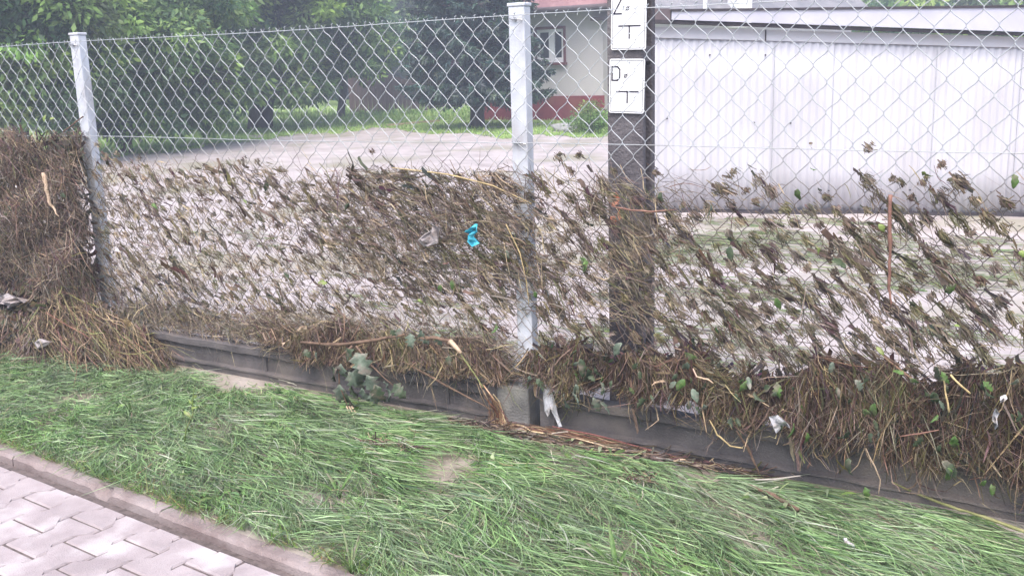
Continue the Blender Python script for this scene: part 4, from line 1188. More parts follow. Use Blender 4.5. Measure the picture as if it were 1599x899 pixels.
def mesh_debris():
    # middle bay
    rb = Ribbons()
    K = knots(XL+.06, -.02, .0, .95); K = K[~((np.abs(K[:, 0]) < .07) & (K[:, 1] < .40))]
    edge = .88+.035*np.sin(K[:, 0]*7)+.03*np.sin(K[:, 0]*17+1)
    pr = np.clip((edge-K[:, 1])/.10+.35, .0, 1)
    K = K[(rng.random(len(K)) < pr) & (rng.random(len(K)) < 1.1+.25*noise2(K[:, 0]*4, K[:, 1]*6, 71))]
    dense = np.exp(-(((K[:, 0]+.45)/.55)**2+((K[:, 1]-.62)/.26)**2))
    size = np.clip(1.1+.22*dense+.24*rng.normal(size=len(K)), .45, 1.5)
    size *= np.clip((.97-K[:, 1])/.12, .45, 1)*np.where(dense < .3, 1.22, 1.0)
    add_wads(rb, K, size, 46, [2.6, 4, 1.6, 3.2, 2.0, 2.2, 3], slope=-.66, fan=.30, reach=.048, fat=.0108, fly=.05)
    add_wads(rb, K[dense > .25], size[dense > .25]*1.1, 34, [4, 4, 4, 2, 1.2, 1, 2], slope=-.45, thick=.018, fan=.35, fat=.010)
    add_tangle(rb, XL+.05, 0, .05, .86, 2600, (.04, .14), colw=[2, 4, 1, 4, 4, 1.8, 3], ang=-.45, sp=.6, curl=.22)
    add_tangle(rb, -1.25, .02, .38, .86, 3000, (.06, .26), colw=[4, 4, 3, 3, 1.6, 1, 2], ang=-.35, sp=.55, curl=.2,
               dens=lambda x, z: np.exp(-(((x+.42)/.5)**2+((z-.62)/.2)**2)))
    root = empty('mesh_debris', (-1.3, 0, 0)); tag(root, 'fine brown straw clinging to the wire mesh of the middle bay', 'debris', 'straw caught on the wire mesh')
    o = obj('strands', rb.mesh('strands'), M['debris'], root); o.location.x = 1.3; tag(o, kind='stuff')
    for u, v, L, mt, d in ((238, 318, .05, 'greenleaf', (.6, 0, -.5)), (545, 318, .05, 'darkleaf', (-.5, 0, -.5)), (618, 398, .07, 'darkleaf', (.3, 0, -.8)), (653, 467, .035, 'limeleaf', (.6, 0, -.3)), (497, 440, .07, 'limeleaf', (.8, 0, -.1)),
                           (705, 437, .07, 'greenleaf', (.4, 0, -.8)), (690, 445, .06, 'greenleaf', (-.3, 0, -.8)), (790, 390, .05, 'greyleaf', (.1, 0, -.9)), (775, 505, .06, 'greenleaf', (0, 0, -1)), (415, 285, .06, 'darkleaf', (.1, 0, -1)), (380, 312, .035, 'limeleaf', (.8, 0, -.2)), (450, 435, .06, 'darkleaf', (-.5, 0, .6))):
        p = fs(u, v, -.03)-np.array([-1.3, 0, 0]); leaf_obj('leaf', M[mt], p, np.array(d)+rng.normal(size=3)*.15, L, .5, root)
    # right bay
    rb = Ribbons()
    K = knots(.04, 3.6, .18, 1.0)
    edge = .90+.03*np.sin(K[:, 0]*9)
    pr = np.clip((edge-K[:, 1])/.16+.25, .05, .97)
    K = K[(rng.random(len(K)) < pr) & ~((np.abs(K[:, 0]-.01) < .06) & (K[:, 1] < .42))]
    size = np.clip(.98+.25*rng.normal(size=len(K)), .4, 1.6)*np.clip((1.02-K[:, 1])/.2, .4, 1)
    add_wads(rb, K, size*1.12, 66, [4, 4, 3, 2.4, 1.2, 3.0, 2.4], slope=-.85, reach=.053, fat=.0108, fan=.26, fly=.06)
    big = rng.random(len(K)) < .4
    add_wads(rb, K[big], size[big]*1.3, 34, [4, 3, 4, 1.5, .8, 2.6, 1.5], slope=-.85, thick=.014, fat=.0105, reach=.056, fan=.24)
    add_tangle(rb, 0, 3.6, .25, .9, 500, (.04, .14), colw=[2, 4, 1, 4, 3, 2, 3], ang=-.6, sp=.6, curl=.2)
    add_tangle(rb, 0, .75, .3, .86, 1000, (.05, .2), colw=[3, 4, 2, 4, 2.4, 2, 3], ang=-.5, sp=.55, curl=.2)
    root = empty('mesh_debris', (1.2, 0, 0)); tag(root, 'brown straw wads hanging on every mesh knot of the right bay', 'debris', 'straw caught on the wire mesh')
    o = obj('strands', rb.mesh('strands'), M['debris'], root); o.location.x = -1.2; tag(o, kind='stuff')
    for u, v, L, mt, d in ((1246, 295, .06, 'greenleaf', (.1, 0, -1)), (1440, 268, .05, 'limeleaf', (.7, 0, -.5)), (1582, 272, .06, 'greenleaf', (.1, 0, -1)), (1372, 350, .045, 'limeleaf', (.6, 0, -.6)), (1275, 385, .04, 'limeleaf', (.1, 0, -1)),
                           (1300, 405, .07, 'darkleaf', (.8, 0, -.3)), (1475, 455, .06, 'greenleaf', (.7, 0, .2)), (1213, 465, .06, 'greenleaf', (.3, 0, -.9)), (1420, 470, .05, 'darkleaf', (.5, 0, -.7)), (912, 405, .05, 'greyleaf', (.1, 0, -1)),
                           (1490, 508, .025, 'limeleaf', (.8, 0, 0)), (1110, 320, .06, 'greyleaf', (0, 0, -1)), (1030, 300, .05, 'darkleaf', (.2, 0, -1)), (835, 455, .04, 'greenleaf', (.2, 0, -1)), (1265, 262, .03, 'greenleaf', (.7, 0, -.3)), (1140, 385, .07, 'darkleaf', (0, 0, -1)), (1380, 555, .05, 'limeleaf', (-.5, 0, .6)), (1590, 395, .05, 'limeleaf', (.8, 0, -.2))):
        p = fs(u, v, -.035)-np.array([1.2, 0, 0]); leaf_obj('leaf', M[mt], p, np.array(d)+rng.normal(size=3)*.15, L, .55, root)
mesh_debris()

def hang(rb, x0, x1, ztop, zbot, n, y=(-.12, -.02), colw=WB, wr=(.0009, .0026), sp=.45, Lr=(.08, .26), curl=.28, bias=0.15, yprof=None):
    """strands draped downwards; ztop, zbot: functions of x"""
    x = rng.uniform(x0, x1, n); t = rng.random(n)
    L = rng.uniform(Lr[0], Lr[1], n)
    zt, zb = ztop(x), zbot(x)
    z = zt-(zt-zb-.04)*t**1.15
    L = np.minimum(L, (z-zb)*1.15+.05)
    yy = rng.uniform(y[0], y[1], n)
    if yprof is not None: yy = yprof(x, z, rng.random(n))
    st = np.stack([x, yy, z], 1)
    cl = noise2(x*7, z*7, 61); cl2 = noise2(x*13, z*9, 62)
    a = -math.pi/2+bias+.55*cl+.25*cl2+rng.normal(size=n)*sp
    d = np.stack([np.cos(a), rng.normal(size=n)*.12, np.sin(a)], 1)
    P = strand_paths(st, d, L, 5, curl, .12)
    fl = zbot(P[..., 0]); P[..., 2] = np.where(P[..., 2] < fl, fl-(fl-P[..., 2])*.3, P[..., 2])
    W = rng.uniform(wr[0], wr[1], n)[:, None]*np.array([.8, 1, 1, .85, .3])[None]
    wide = rng.random(n) < .10; W[wide] *= 3
    S = unit(rng.normal(size=(n, 3))*np.array([1, .6, .5]))
    C = pick(BROWN, colw, n, .25)
    tint = np.where((cl2 > .35)[:, None], np.array([[1.05, 1.12, .9]]), np.where((cl2 < -.4)[:, None], np.array([[.5, .46, .44]]), np.array([[.9, .86, .82]])))
    rb.add(P, W, S, np.clip(C*tint, .01, .7))

def thatch_right():
    rb = Ribbons()
    zt = lambda x: np.interp(x, [0, .25, .6, 1.0, 1.36, 1.66, 1.85, 2.5], [.10, .19, .19, .19, .25, .29, .31, .31])+.03*np.sin(x*11)+.022*np.sin(x*27)+.015*np.sin(x*53)
    zb = lambda x: np.interp(x, [0, .1, .4, .66, 1.04, 1.37, 1.68, 1.87, 2.5], [.05, .035, .055, .05, .015, -.005, -.025, -.035, -.035])+.03*np.sin(x*19)+.02*np.sin(x*41+1)+.015*np.sin(x*67)
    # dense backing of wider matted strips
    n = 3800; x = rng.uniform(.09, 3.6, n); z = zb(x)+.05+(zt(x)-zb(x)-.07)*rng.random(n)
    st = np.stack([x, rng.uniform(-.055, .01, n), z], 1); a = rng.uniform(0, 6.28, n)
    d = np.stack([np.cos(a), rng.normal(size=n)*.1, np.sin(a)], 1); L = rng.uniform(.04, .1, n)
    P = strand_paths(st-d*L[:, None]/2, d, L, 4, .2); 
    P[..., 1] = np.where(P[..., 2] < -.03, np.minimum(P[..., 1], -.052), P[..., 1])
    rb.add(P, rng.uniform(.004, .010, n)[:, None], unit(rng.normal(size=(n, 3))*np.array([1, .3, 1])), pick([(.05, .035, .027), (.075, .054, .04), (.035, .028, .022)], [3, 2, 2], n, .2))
    yp = lambda x, z, r: -.05-.085*r*np.clip(1-(z+.1)/.45, .25, 1)
    hang(rb, .065, 3.6, zt, zb, 29000, yprof=yp, sp=.42, wr=(.0006, .0017), colw=[5, 4, 4, 1.8, .5, 2, 1.6], curl=.36)
    hang(rb, .03, 3.6, zt, zb, 1250, yprof=yp, sp=.9, Lr=(.1, .3), colw=[1, 2, .5, 4, 3, 3, 3], wr=(.0008, .0017), curl=.4)
    # a few long dangling straws
    hang(rb, .05, 3.6, lambda x: zb(x)+.06, lambda x: zb(x)-.09, 420, yprof=lambda x, z, r: -.075-.03*r, sp=.3, colw=[1, 2, .5, 4, 3, 3, 2], Lr=(.08, .2))
    root = empty('hanging_thatch', (1.2, 0, 0)); tag(root, 'thick brown thatch of roots and straw hanging over the right base', 'debris', 'straw draped over the concrete base')
    o = obj('strands', rb.mesh('strands'), M['debris'], root); o.location.x = -1.2; tag(o, kind='stuff')
    lv = [(880, 615, .10, 'greyleaf', (.1, 0, -1)), (892, 612, .09, 'greyleaf', (.6, 0, -.8)), (900, 600, .08, 'greyleaf', (-.2, 0, -1)), (926, 620, .10, 'greyleaf', (.4, 0, -1)), (935, 625, .09, 'greyleaf', (.7, 0, -.8)),
          (970, 535, .09, 'greyleaf', (-.4, 0, -1)), (905, 560, .10, 'darkleaf', (.1, 0, -1)), (918, 575, .10, 'darkleaf', (-.1, 0, -1)), (1412, 585, .055, 'greenleaf', (-.6, 0, .3)), (1420, 590, .05, 'greenleaf', (.5, 0, -.4)), (1462, 572, .08, 'darkleaf', (.1, 0, -1)),
          (1470, 580, .06, 'greenleaf', (.6, 0, -.6)), (1535, 595, .06, 'greenleaf', (.6, 0, -.5)), (1260, 675, .06, 'greenleaf', (.2, 0, -1)), (1325, 670, .08, 'darkleaf', (-.3, 0, -1)), (1300, 565, .06, 'greyleaf', (0, 0, -1)), (1350, 760, .07, 'greenleaf', (.4, 0, -.9)),
          (1470, 720, .10, 'darkleaf', (.7, 0, -.6)), (1480, 730, .08, 'greenleaf', (.3, 0, -.9)), (1440, 680, .07, 'darkleaf', (-.2, 0, -1)), (1548, 755, .06, 'greenleaf', (.2, 0, -.9)), (1540, 750, .045, 'greenleaf', (-.7, 0, -.3)), (1325, 715, .08, 'darkleaf', (.1, 0, -1)), (1075, 625, .06, 'greyleaf', (.2, 0, -1)), (1085, 635, .06, 'darkleaf', (.6, 0, -.6)), (1590, 640, .06, 'darkleaf', (.2, 0, -1))]
    for u, v, L, mt, d in lv:
        p = fs(u, v, -.15)-np.array([1.2, 0, 0]); leaf_obj('leaf', M[mt], p, np.array(d)+rng.normal(size=3)*.15, L, .45, root, lobed=(rng.random() < .4))
    for k in range(70):
        x = rng.uniform(.12, 1.95); f = rng.random(); z = float(zb(np.array([x]))[0])*(1-f)+float(zt(np.array([x]))[0])*f
        leaf_obj('leaf', M[('darkleaf', 'greenleaf', 'greyleaf', 'darkleaf')[k % 4]], (x-1.2, -.10-.06*(1-f), z), (rng.normal()*.6, rng.normal()*.3, -.8), rng.uniform(.035, .08), rng.uniform(.35, .6), root, lobed=(rng.random() < .4))
thatch_right()

def thatch_middle():
    rb = Ribbons()
    zt = lambda x: np.interp(x, [-1.5, -1.3, -.9, -.5, -.1, .0], [.00, .10, .15, .13, .15, .12])+.02*np.sin(x*17)
    zb = lambda x: np.interp(x, [-1.5, -1.3, -1.1, -.85, -.5, -.2, 0], [.05, .02, -.04, .0, .02, .02, .04])+.02*np.sin(x*23)
    yp = lambda x, z, r: -.03-.09*r*np.clip(1-(z+.1)/.4, .3, 1)
    hang(rb, -1.45, -.075, zt, zb, 8000, yprof=yp, sp=.55, wr=(.0007, .0018), colw=[4, 5, 2, 4, 2.4, 1, 2])
    hang(rb, -.55, -.08, zt, zb, 2200, yprof=yp, sp=.3, colw=[3, 6, 1, 4, 3, .6, 1])
    add_tangle(rb, -1.5, -.05, -.02, .16, 2200, (.06, .25), y=(-.07, .0), ang=-.1, sp=.7, curl=.35, colw=[4, 4, 2, 4, 2.5, 1.5, 2])
    # thinner roots trailing left towards the corner
    add_tangle(rb, XL+.1, -1.4, -.03, .09, 1700, (.05, .2), y=(-.02, .03), ang=-.2, sp=.9, curl=.4, colw=[3, 4, 2, 4, 3, 1.5, 3])
    root = empty('hanging_thatch', (-.8, 0, 0)); tag(root, 'reddish brown straw draped over the base left of the middle post', 'debris', 'straw draped over the concrete base')
    o = obj('strands', rb.mesh('strands'), M['debris'], root); o.location.x = .8; tag(o, kind='stuff')
    for u, v, L, mt, d in ((640, 520, .09, 'greyleaf', (.3, 0, -1)), (655, 515, .10, 'greyleaf', (.7, 0, -.6)), (625, 512, .07, 'greyleaf', (-.2, 0, -1)), (680, 520, .08, 'greyleaf', (.4, 0, -.8)), (440, 535, .06, 'paleheart', (.8, 0, .3)), (610, 515, .06, 'darkleaf', (.4, 0, -.8)), (700, 555, .06, 'darkleaf', (.1, 0, -1)), (475, 545, .07, 'darkleaf', (.5, 0, -.5)), (495, 550, .06, 'greyleaf', (-.4, 0, -.9))):
        p = fs(u, v, -.13)-np.array([-.8, 0, 0]); leaf_obj('leaf', M[mt], p, np.array(d)+rng.normal(size=3)*.15, L, .6, root, lobed=True)
thatch_middle()

def mat_left():
    rb = Ribbons()
    x0, x1 = -4.9, -2.655
    zt = lambda x: .985+.02*np.sin(x*9)+.015*np.sin(x*23)
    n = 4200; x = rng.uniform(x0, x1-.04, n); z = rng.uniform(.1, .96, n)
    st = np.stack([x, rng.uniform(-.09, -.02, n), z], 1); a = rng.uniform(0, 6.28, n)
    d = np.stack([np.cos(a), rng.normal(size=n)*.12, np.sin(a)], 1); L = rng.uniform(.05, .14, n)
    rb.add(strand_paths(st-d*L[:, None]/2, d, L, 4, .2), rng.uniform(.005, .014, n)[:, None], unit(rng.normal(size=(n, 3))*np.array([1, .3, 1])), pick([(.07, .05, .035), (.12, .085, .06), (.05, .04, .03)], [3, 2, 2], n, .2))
    n = 22000; x = x0+(x1-x0)*rng.random(n)**.85; z = .06+(zt(x)-.06)*rng.random(n)
    x = np.minimum(x, x1+.05*np.sin(z*14)+.03*rng.normal(size=n))
    lump = noise2(x*6, z*6, 91)+.5*noise2(x*14, z*14, 92)
    bulge = np.clip(.055+.06*np.sin(np.clip(z, 0, 1)*math.pi)+.045*lump, .02, .2)
    hole = np.hypot((x+3.22)/.15, (z-.10)/.055) < 1
    x, z, bulge, lump = x[~hole], z[~hole], bulge[~hole], lump[~hole]; n = len(x)
    st = np.stack([x, -.03-bulge*rng.random(n)**.5, z], 1)
    a = np.where(rng.random(n) < .6, -.35, -1.3)+rng.normal(size=n)*.7
    d = np.stack([np.cos(a), rng.normal(size=n)*.2, np.sin(a)], 1); L = rng.uniform(.05, .2, n)
    P = strand_paths(st-d*L[:, None]*.5, d, L, 5, .32, .15)
    P[..., 2] = np.minimum(P[..., 2], zt(P[..., 0])+.03)
    W = rng.uniform(.0008, .0022, n)[:, None]*np.array([.6, 1, 1, .85, .3])[None]
    rb.add(P, W, unit(rng.normal(size=(n, 3))*np.array([1, .5, 1])), pick(BROWN, [5, 4, 3.4, 3, 1.2, .8, 2.4], n, .28)*(1.12+.22*lump[:, None]))
    root = empty('straw_mat', (-3.4, -.05, 0)); tag(root, 'thick brown mat of flood straw covering the left bay of mesh', 'debris')
    o = obj('strands', rb.mesh('strands'), M['debris'], root); o.location = (3.4, .05, 0); tag(o, kind='stuff')
    for u, v, L, mt, d in ((68, 190, .05, 'limeleaf', (.3, 0, .9)), (78, 188, .04, 'limeleaf', (.7, 0, .5)), (15, 320, .07, 'darkleaf', (.4, 0, -.8)), (10, 330, .06, 'greenleaf', (-.3, 0, -.8)), (24, 290, .02, 'whitefilm', (.5, 0, -.5)), (95, 300, .06, 'darkleaf', (.7, 0, -.6))):
        p = fs(u, v, -.15)-np.array([-3.4, -.05, 0]); leaf_obj('leaf', M[mt], p, np.array(d), L, .5, root)
mat_left()

def heap_left():
    rb = Ribbons()
    # heap body: ridge along the base, falling towards the verge
    def top(x, y): return np.interp(x, [-4.9, -3.2, -2.9, -2.6, -2.3, -2.1], [.16, .16, .17, .08, .0, -.08])-np.abs(y+.08)*1.05+.02*np.sin(x*21)
    n = 9000; x = rng.uniform(-4.9, -2.12, n); y = rng.uniform(-.46, .0, n)
    z = np.maximum(top(x, y), verge_z(x, y)+.004)-.03*rng.random(n)
    kp = (z > verge_z(x, y)-.005) & ~((np.hypot((x+3.22)/.16, (z-.07)/.06) < 1))
    x, y, z = x[kp], y[kp], z[kp]; n = len(x)
    st = np.stack([x, y, z], 1)
    a = rng.normal(size=n)*.75
    dn = np.stack([np.cos(a)*.55+.15, -.45+rng.normal(size=n)*.25, -.62+rng.normal(size=n)*.2], 1)
    P = strand_paths(st, dn, rng.uniform(.06, .2, n), 6, .3, .1)
    P[..., 2] = np.maximum(P[..., 2], verge_z(P[..., 0], np.minimum(P[..., 1], -.01))+.003)
    W = rng.uniform(.001, .0028, n)[:, None]*np.array([.7, 1, 1, 1, .8, .3])[None]
    rb.add(P, W, unit(rng.normal(size=(n, 3))*np.array([1, .6, .7])), pick(BROWN, [4, 4, 3, 3, 1.4, 1.6, 2], n, .25))
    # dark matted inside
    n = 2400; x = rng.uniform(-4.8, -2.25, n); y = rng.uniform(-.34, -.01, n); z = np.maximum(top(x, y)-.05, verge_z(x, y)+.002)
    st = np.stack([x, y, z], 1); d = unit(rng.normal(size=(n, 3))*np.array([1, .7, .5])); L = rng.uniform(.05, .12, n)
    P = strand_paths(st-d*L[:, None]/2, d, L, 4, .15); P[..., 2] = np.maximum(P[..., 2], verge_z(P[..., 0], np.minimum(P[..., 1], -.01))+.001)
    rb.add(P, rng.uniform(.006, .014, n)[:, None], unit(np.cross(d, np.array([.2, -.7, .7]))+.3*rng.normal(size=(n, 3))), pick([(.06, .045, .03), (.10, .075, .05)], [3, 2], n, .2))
    # pale straw fan sweeping right from the post foot
    n = 620; x = -3.0+.75*rng.random(n); y = -.10-.22*rng.random(n)
    z = np.maximum(top(x, y), -.2)+.025*rng.random(n)
    d = np.stack([.85+.2*rng.normal(size=n), -.16+.2*rng.normal(size=n), -.36+.18*rng.normal(size=n)], 1)
    P = strand_paths(np.stack([x, y, z], 1), d, rng.uniform(.12, .45, n), 7, .14, .06)
    P[..., 2] = np.maximum(P[..., 2], verge_z(P[..., 0], np.minimum(P[..., 1], -.01))+.006)
    P[..., 1] = np.where((P[..., 2] < -.03) & (P[..., 0] > XL), np.minimum(P[..., 1], -.055), P[..., 1])
    rb.add(P, rng.uniform(.001, .0024, n)[:, None]*np.array([.8, 1, 1, 1, 1, .7, .3])[None], unit(rng.normal(size=(n, 3))), pick([(.38, .29, .18), (.27, .195, .12), (.12, .085, .06), (.22, .22, .09), (.2, .11, .08)], [2.6, 3, 5, 3, 2], n, .25))
    root = empty('straw_heap', (-3.0, -.15, -.2)); tag(root, 'tangled straw heap at the foot of the left post spilling onto the grass', 'debris')
    o = obj('strands', rb.mesh('strands'), M['debris'], root); o.location = (3.0, .15, .2); tag(o, kind='stuff')
heap_left()

def base_straw():
    """orange straw bundle running down the base block and along the foot of the right board"""
    rb = Ribbons()
    way = [fs(722, 545, -.10), fs(742, 580, -.11), fs(762, 620, -.13), on_z(790, 655, -.195), on_z(850, 676, -.20), on_z(920, 690, -.205), on_z(1000, 708, -.21), on_z(1075, 722, -.215)]
    way = np.array(way)
    n = 460; t0 = 1.3+rng.random(n)**.55*3.6; ln = rng.uniform(1.2, 3.4, n)
    K = 9; tt = np.minimum(t0[:, None]+ln[:, None]*np.linspace(0, 1, K)[None], 7.0)
    i0 = np.minimum(tt.astype(int), 6); w = (tt-i0)[..., None]
    P = way[i0]*(1-w)+way[i0+1]*w
    spread = (.005+.022*np.clip((tt-1.2)/2.5, 0, 1)*np.clip((8-tt)/3, .2, 1))[..., None]
    P = P+rng.normal(size=(n, 1, 3))*spread*np.array([1, 1, .45])+rng.normal(size=(n, K, 3))*.0025
    P[..., 2] = np.maximum(P[..., 2], verge_z(P[..., 0], np.minimum(P[..., 1], -.02))+.004)
    P[..., 1] = np.minimum(P[..., 1], np.where(P[..., 0] < .07, -.068, -.05))
    rb.add(P, rng.uniform(.0012, .003, n)[:, None], unit(rng.normal(size=(n, 3))), pick([(.34, .19, .12), (.42, .28, .17), (.24, .13, .09), (.5, .38, .24), (.17, .1, .07)], [4, 4, 3, 2, 2], n, .2))
    n = 900; x = rng.uniform(-.35, 1.0, n); y = -.05-.05*rng.random(n)-.05*np.exp(-((x-.15)/.25)**2)*rng.random(n)
    y = np.where(x < .07, y-.02, y)
    st = np.stack([x, y, verge_z(x, y)+.006+.015*rng.random(n)], 1)
    d = np.stack([np.ones(n), rng.normal(size=n)*.25, rng.normal(size=n)*.08], 1)
    P = strand_paths(st, d, rng.uniform(.03, .12, n), 4, .25); P[..., 2] = np.maximum(P[..., 2], verge_z(P[..., 0], np.minimum(P[..., 1], -.02))+.003)
    P[..., 1] = np.minimum(P[..., 1], np.where(P[..., 0] < .07, -.068, -.05))
    rb.add(P, rng.uniform(.0012, .004, n)[:, None], unit(rng.normal(size=(n, 3))), pick(BROWN, [4, 5, 2, 3, 1, .5, 2], n, .2))
    root = empty('straw_bundle', (.1, -.15, -.2)); tag(root, 'orange brown straw bundle lying along the foot of the base', 'debris')
    o = obj('strands', rb.mesh('strands'), M['debris'], root); o.location = (-.1, .15, .2); tag(o, kind='stuff')
    # small brown clots dropped on the grass
    for u, v, lab in ((590, 698, 'brown straw clot on the grass left of the base block'), (640, 706, 'smaller straw clot beside the brown one on the grass'), (1000, 757, 'little brown straw clot alone on the combed grass'), (300, 560, 'dry straw scrap on the grass below the left board')):
        p = on_z(u, v, -.215); n = 120
        st = np.array([0, 0, .03])+rng.normal(size=(n, 3))*np.array([.032, .014, .004])
        d = rng.normal(size=(n, 3))*np.array([1, .5, .15])
        rb = Ribbons(); rb.add(strand_paths(st, d, rng.uniform(.02, .06, n), 4, .3), rng.uniform(.0012, .003, n)[:, None], unit(rng.normal(size=(n, 3))), pick(BROWN, [4, 5, 2, 2, 1, .2, 1], n, .2))
        o = obj('straw_clot', rb.mesh('straw_clot'), M['debris']); o.location = (p[0], p[1], verge_z(p[0], p[1])); tag(o, lab, 'debris', 'straw clots on the grass')
base_straw()

# ------------------------------------------------------------------ single sticks, stalks and litter
def stick(name, label, cat, pts, rad, mat, end=None, group=None):
    pts = [np.asarray(p, float) for p in pts]; o0 = pts[0].copy()
    root = empty(name, tuple(o0)); tag(root, label, cat, group)
    P = []
    for i in range(len(pts)-1):
        for t in np.linspace(0, 1, 5)[:-1]:
            P.append(pts[i]*(1-t)+pts[i+1]*t+rng.normal(size=3)*rad[0]*.25)
    P.append(pts[-1])
    R = np.interp(np.linspace(0, 1, len(P)), np.linspace(0, 1, len(rad)), rad)*(1+.12*rng.normal(size=len(P)))
    MB().tube([p-o0 for p in P], list(R), 7).build('stalk', M[mat], root, smooth=True)
    if end is not None:
        a, b, r = end
        MB().tube([np.asarray(a)-o0, (np.asarray(a)+np.asarray(b))/2-o0, np.asarray(b)-o0], [r, r*.92, r*.6], 6).build('broken_end', M['paleheart'], root, smooth=True)
    return root
r0 = stick('branch', 'brown branch lying along the base with pale snapped end', 'branch', [fs(470, 535, -.10), fs(530, 538, -.13), fs(580, 532, -.14), fs(632, 522, -.13)], [.006, .009, .008, .005], 'stick')
for u, v, u2, v2 in ((535, 538, 537, 488), (545, 536, 566, 496), (500, 537, 488, 505)):
    o0 = np.array(r0.location); MB().tube([fs(u, v, -.12)-o0, fs((u+u2)/2+2, (v+v2)/2, -.10)-o0, fs(u2, v2, -.07)-o0], [.006, .004, .002], 6).build('twig', M['stick'], r0, smooth=True)
stick('broken_log', 'dark broken stick with pale snapped end left of the middle post', 'stick', [fs(655, 528, -.12), fs(680, 528, -.14), fs(703, 532, -.15)], [.007, .008, .008], 'stick', end=(fs(703, 532, -.15), fs(720, 551, -.17), .0105))
stick('twig', 'upright reddish twig caught in the mesh of the right bay', 'twig', [fs(1391, 304, -.03), fs(1389, 350, -.035), fs(1390, 400, -.03), fs(1389, 450, -.03), fs(1391, 480, -.03)], [.006, .0065, .006, .005, .002], 'redtwig')
stick('twig', 'thin brown twig lying across the mesh before the pole', 'twig', [fs(955, 322, -.03), fs(985, 328, -.035), fs(1020, 331, -.03), fs(1055, 327, -.02)], [.003, .0035, .003, .0015], 'redtwig')
stick('twig', 'long yellow stalk threaded through the middle bay', 'twig', [fs(612, 262, -.025), fs(700, 272, -.03), fs(770, 290, -.03), fs(830, 318, -.025)], [.0022, .0028, .0028, .0015], 'straw')
stick('twig', 'pale straw stalk slanting down beside the middle post', 'twig', [fs(790, 350, -.03), fs(812, 395, -.03), fs(822, 440, -.03), fs(826, 475, -.03)], [.002, .0025, .0022, .0015], 'straw')
stick('twig', 'pale bark strip standing in the left straw mat', 'twig', [fs(68, 270, -.17), fs(73, 295, -.175), fs(78, 318, -.17), fs(92, 338, -.17)], [.010, .011, .008, .002], 'paleheart')
stick('twig', 'dark thin twig sticking out by the left post', 'twig', [fs(98, 207, -.12), fs(115, 193, -.1), fs(130, 182, -.06)], [.004, .004, .003], 'stick')
stick('twig', 'small pinkish root lying on the right thatch', 'twig', [fs(1082, 575, -.14), fs(1088, 588, -.15), fs(1105, 592, -.15), fs(1114, 598, -.15)], [.002, .003, .003, .002], 'paleheart')
stick('twig', 'orange straw lying across the right thatch', 'twig', [fs(1405, 681, -.15), fs(1435, 677, -.16), fs(1466, 671, -.15)], [.002, .003, .002], 'redtwig')
stick('twig', 'upright orange stalk in the upper right thatch', 'twig', [fs(1473, 588, -.14), fs(1477, 615, -.15), fs(1482, 643, -.15)], [.0025, .003, .003], 'straw')
stick('twig', 'pale slanting straw near the top of the right thatch', 'twig', [fs(1484, 585, -.14), fs(1500, 602, -.15), fs(1515, 614, -.14)], [.003, .003, .003], 'straw')
stick('twig', 'long thin green stalk hanging beside the broken stick', 'twig', [fs(716, 548, -.16), fs(735, 575, -.15), fs(755, 605, -.14)], [.003, .0035, .003], 'greenstalk')
stick('twig', 'grey forked root slanting down the left board to its foot', 'twig', [fs(630, 565, -.10), fs(680, 592, -.10), fs(730, 620, -.10), fs(770, 640, -.11)], [.003, .005, .004, .002], 'stick')
g0 = [on_z(1392, 752, -.12), on_z(1425, 775, -.19), on_z(1480, 805, -.212), on_z(1540, 827, -.22), on_z(1625, 858, -.22)]
for p in g0[1:]: p[2] = verge_z(p[0], p[1])+.035
stick('stalk', 'long yellow green stalk trailing from the right thatch onto the grass', 'stalk', g0, [.002, .0045, .005, .0055, .006], 'greenstalk')
a = on_z(1168, 770, -.21); b = on_z(1246, 810, -.215)
for p in (a, b): p[2] = verge_z(p[0], p[1])+.036
stick('stick', 'short dark stick lying on the grass at the lower right', 'stick', [a, (a+b)/2+np.array([0, .01, 0]), b], [.004, .008, .007], 'stick')
stick('bark_chip', 'small pale chip lying at the foot of the right board', 'chip', [on_z(1052, 720, -.19), on_z(1060, 718, -.19), on_z(1070, 717, -.19)], [.003, .006, .003], 'paleheart')
a = on_z(1318, 862, -.22); b = on_z(1332, 872, -.22)
for p in (a, b): p[2] = verge_z(p[0], p[1])+.04
stick('litter_scrap', 'tiny white and yellow scrap on the lower right grass', 'litter', [a, (a+b)/2, b], [.006, .006, .004], 'whitefilm')

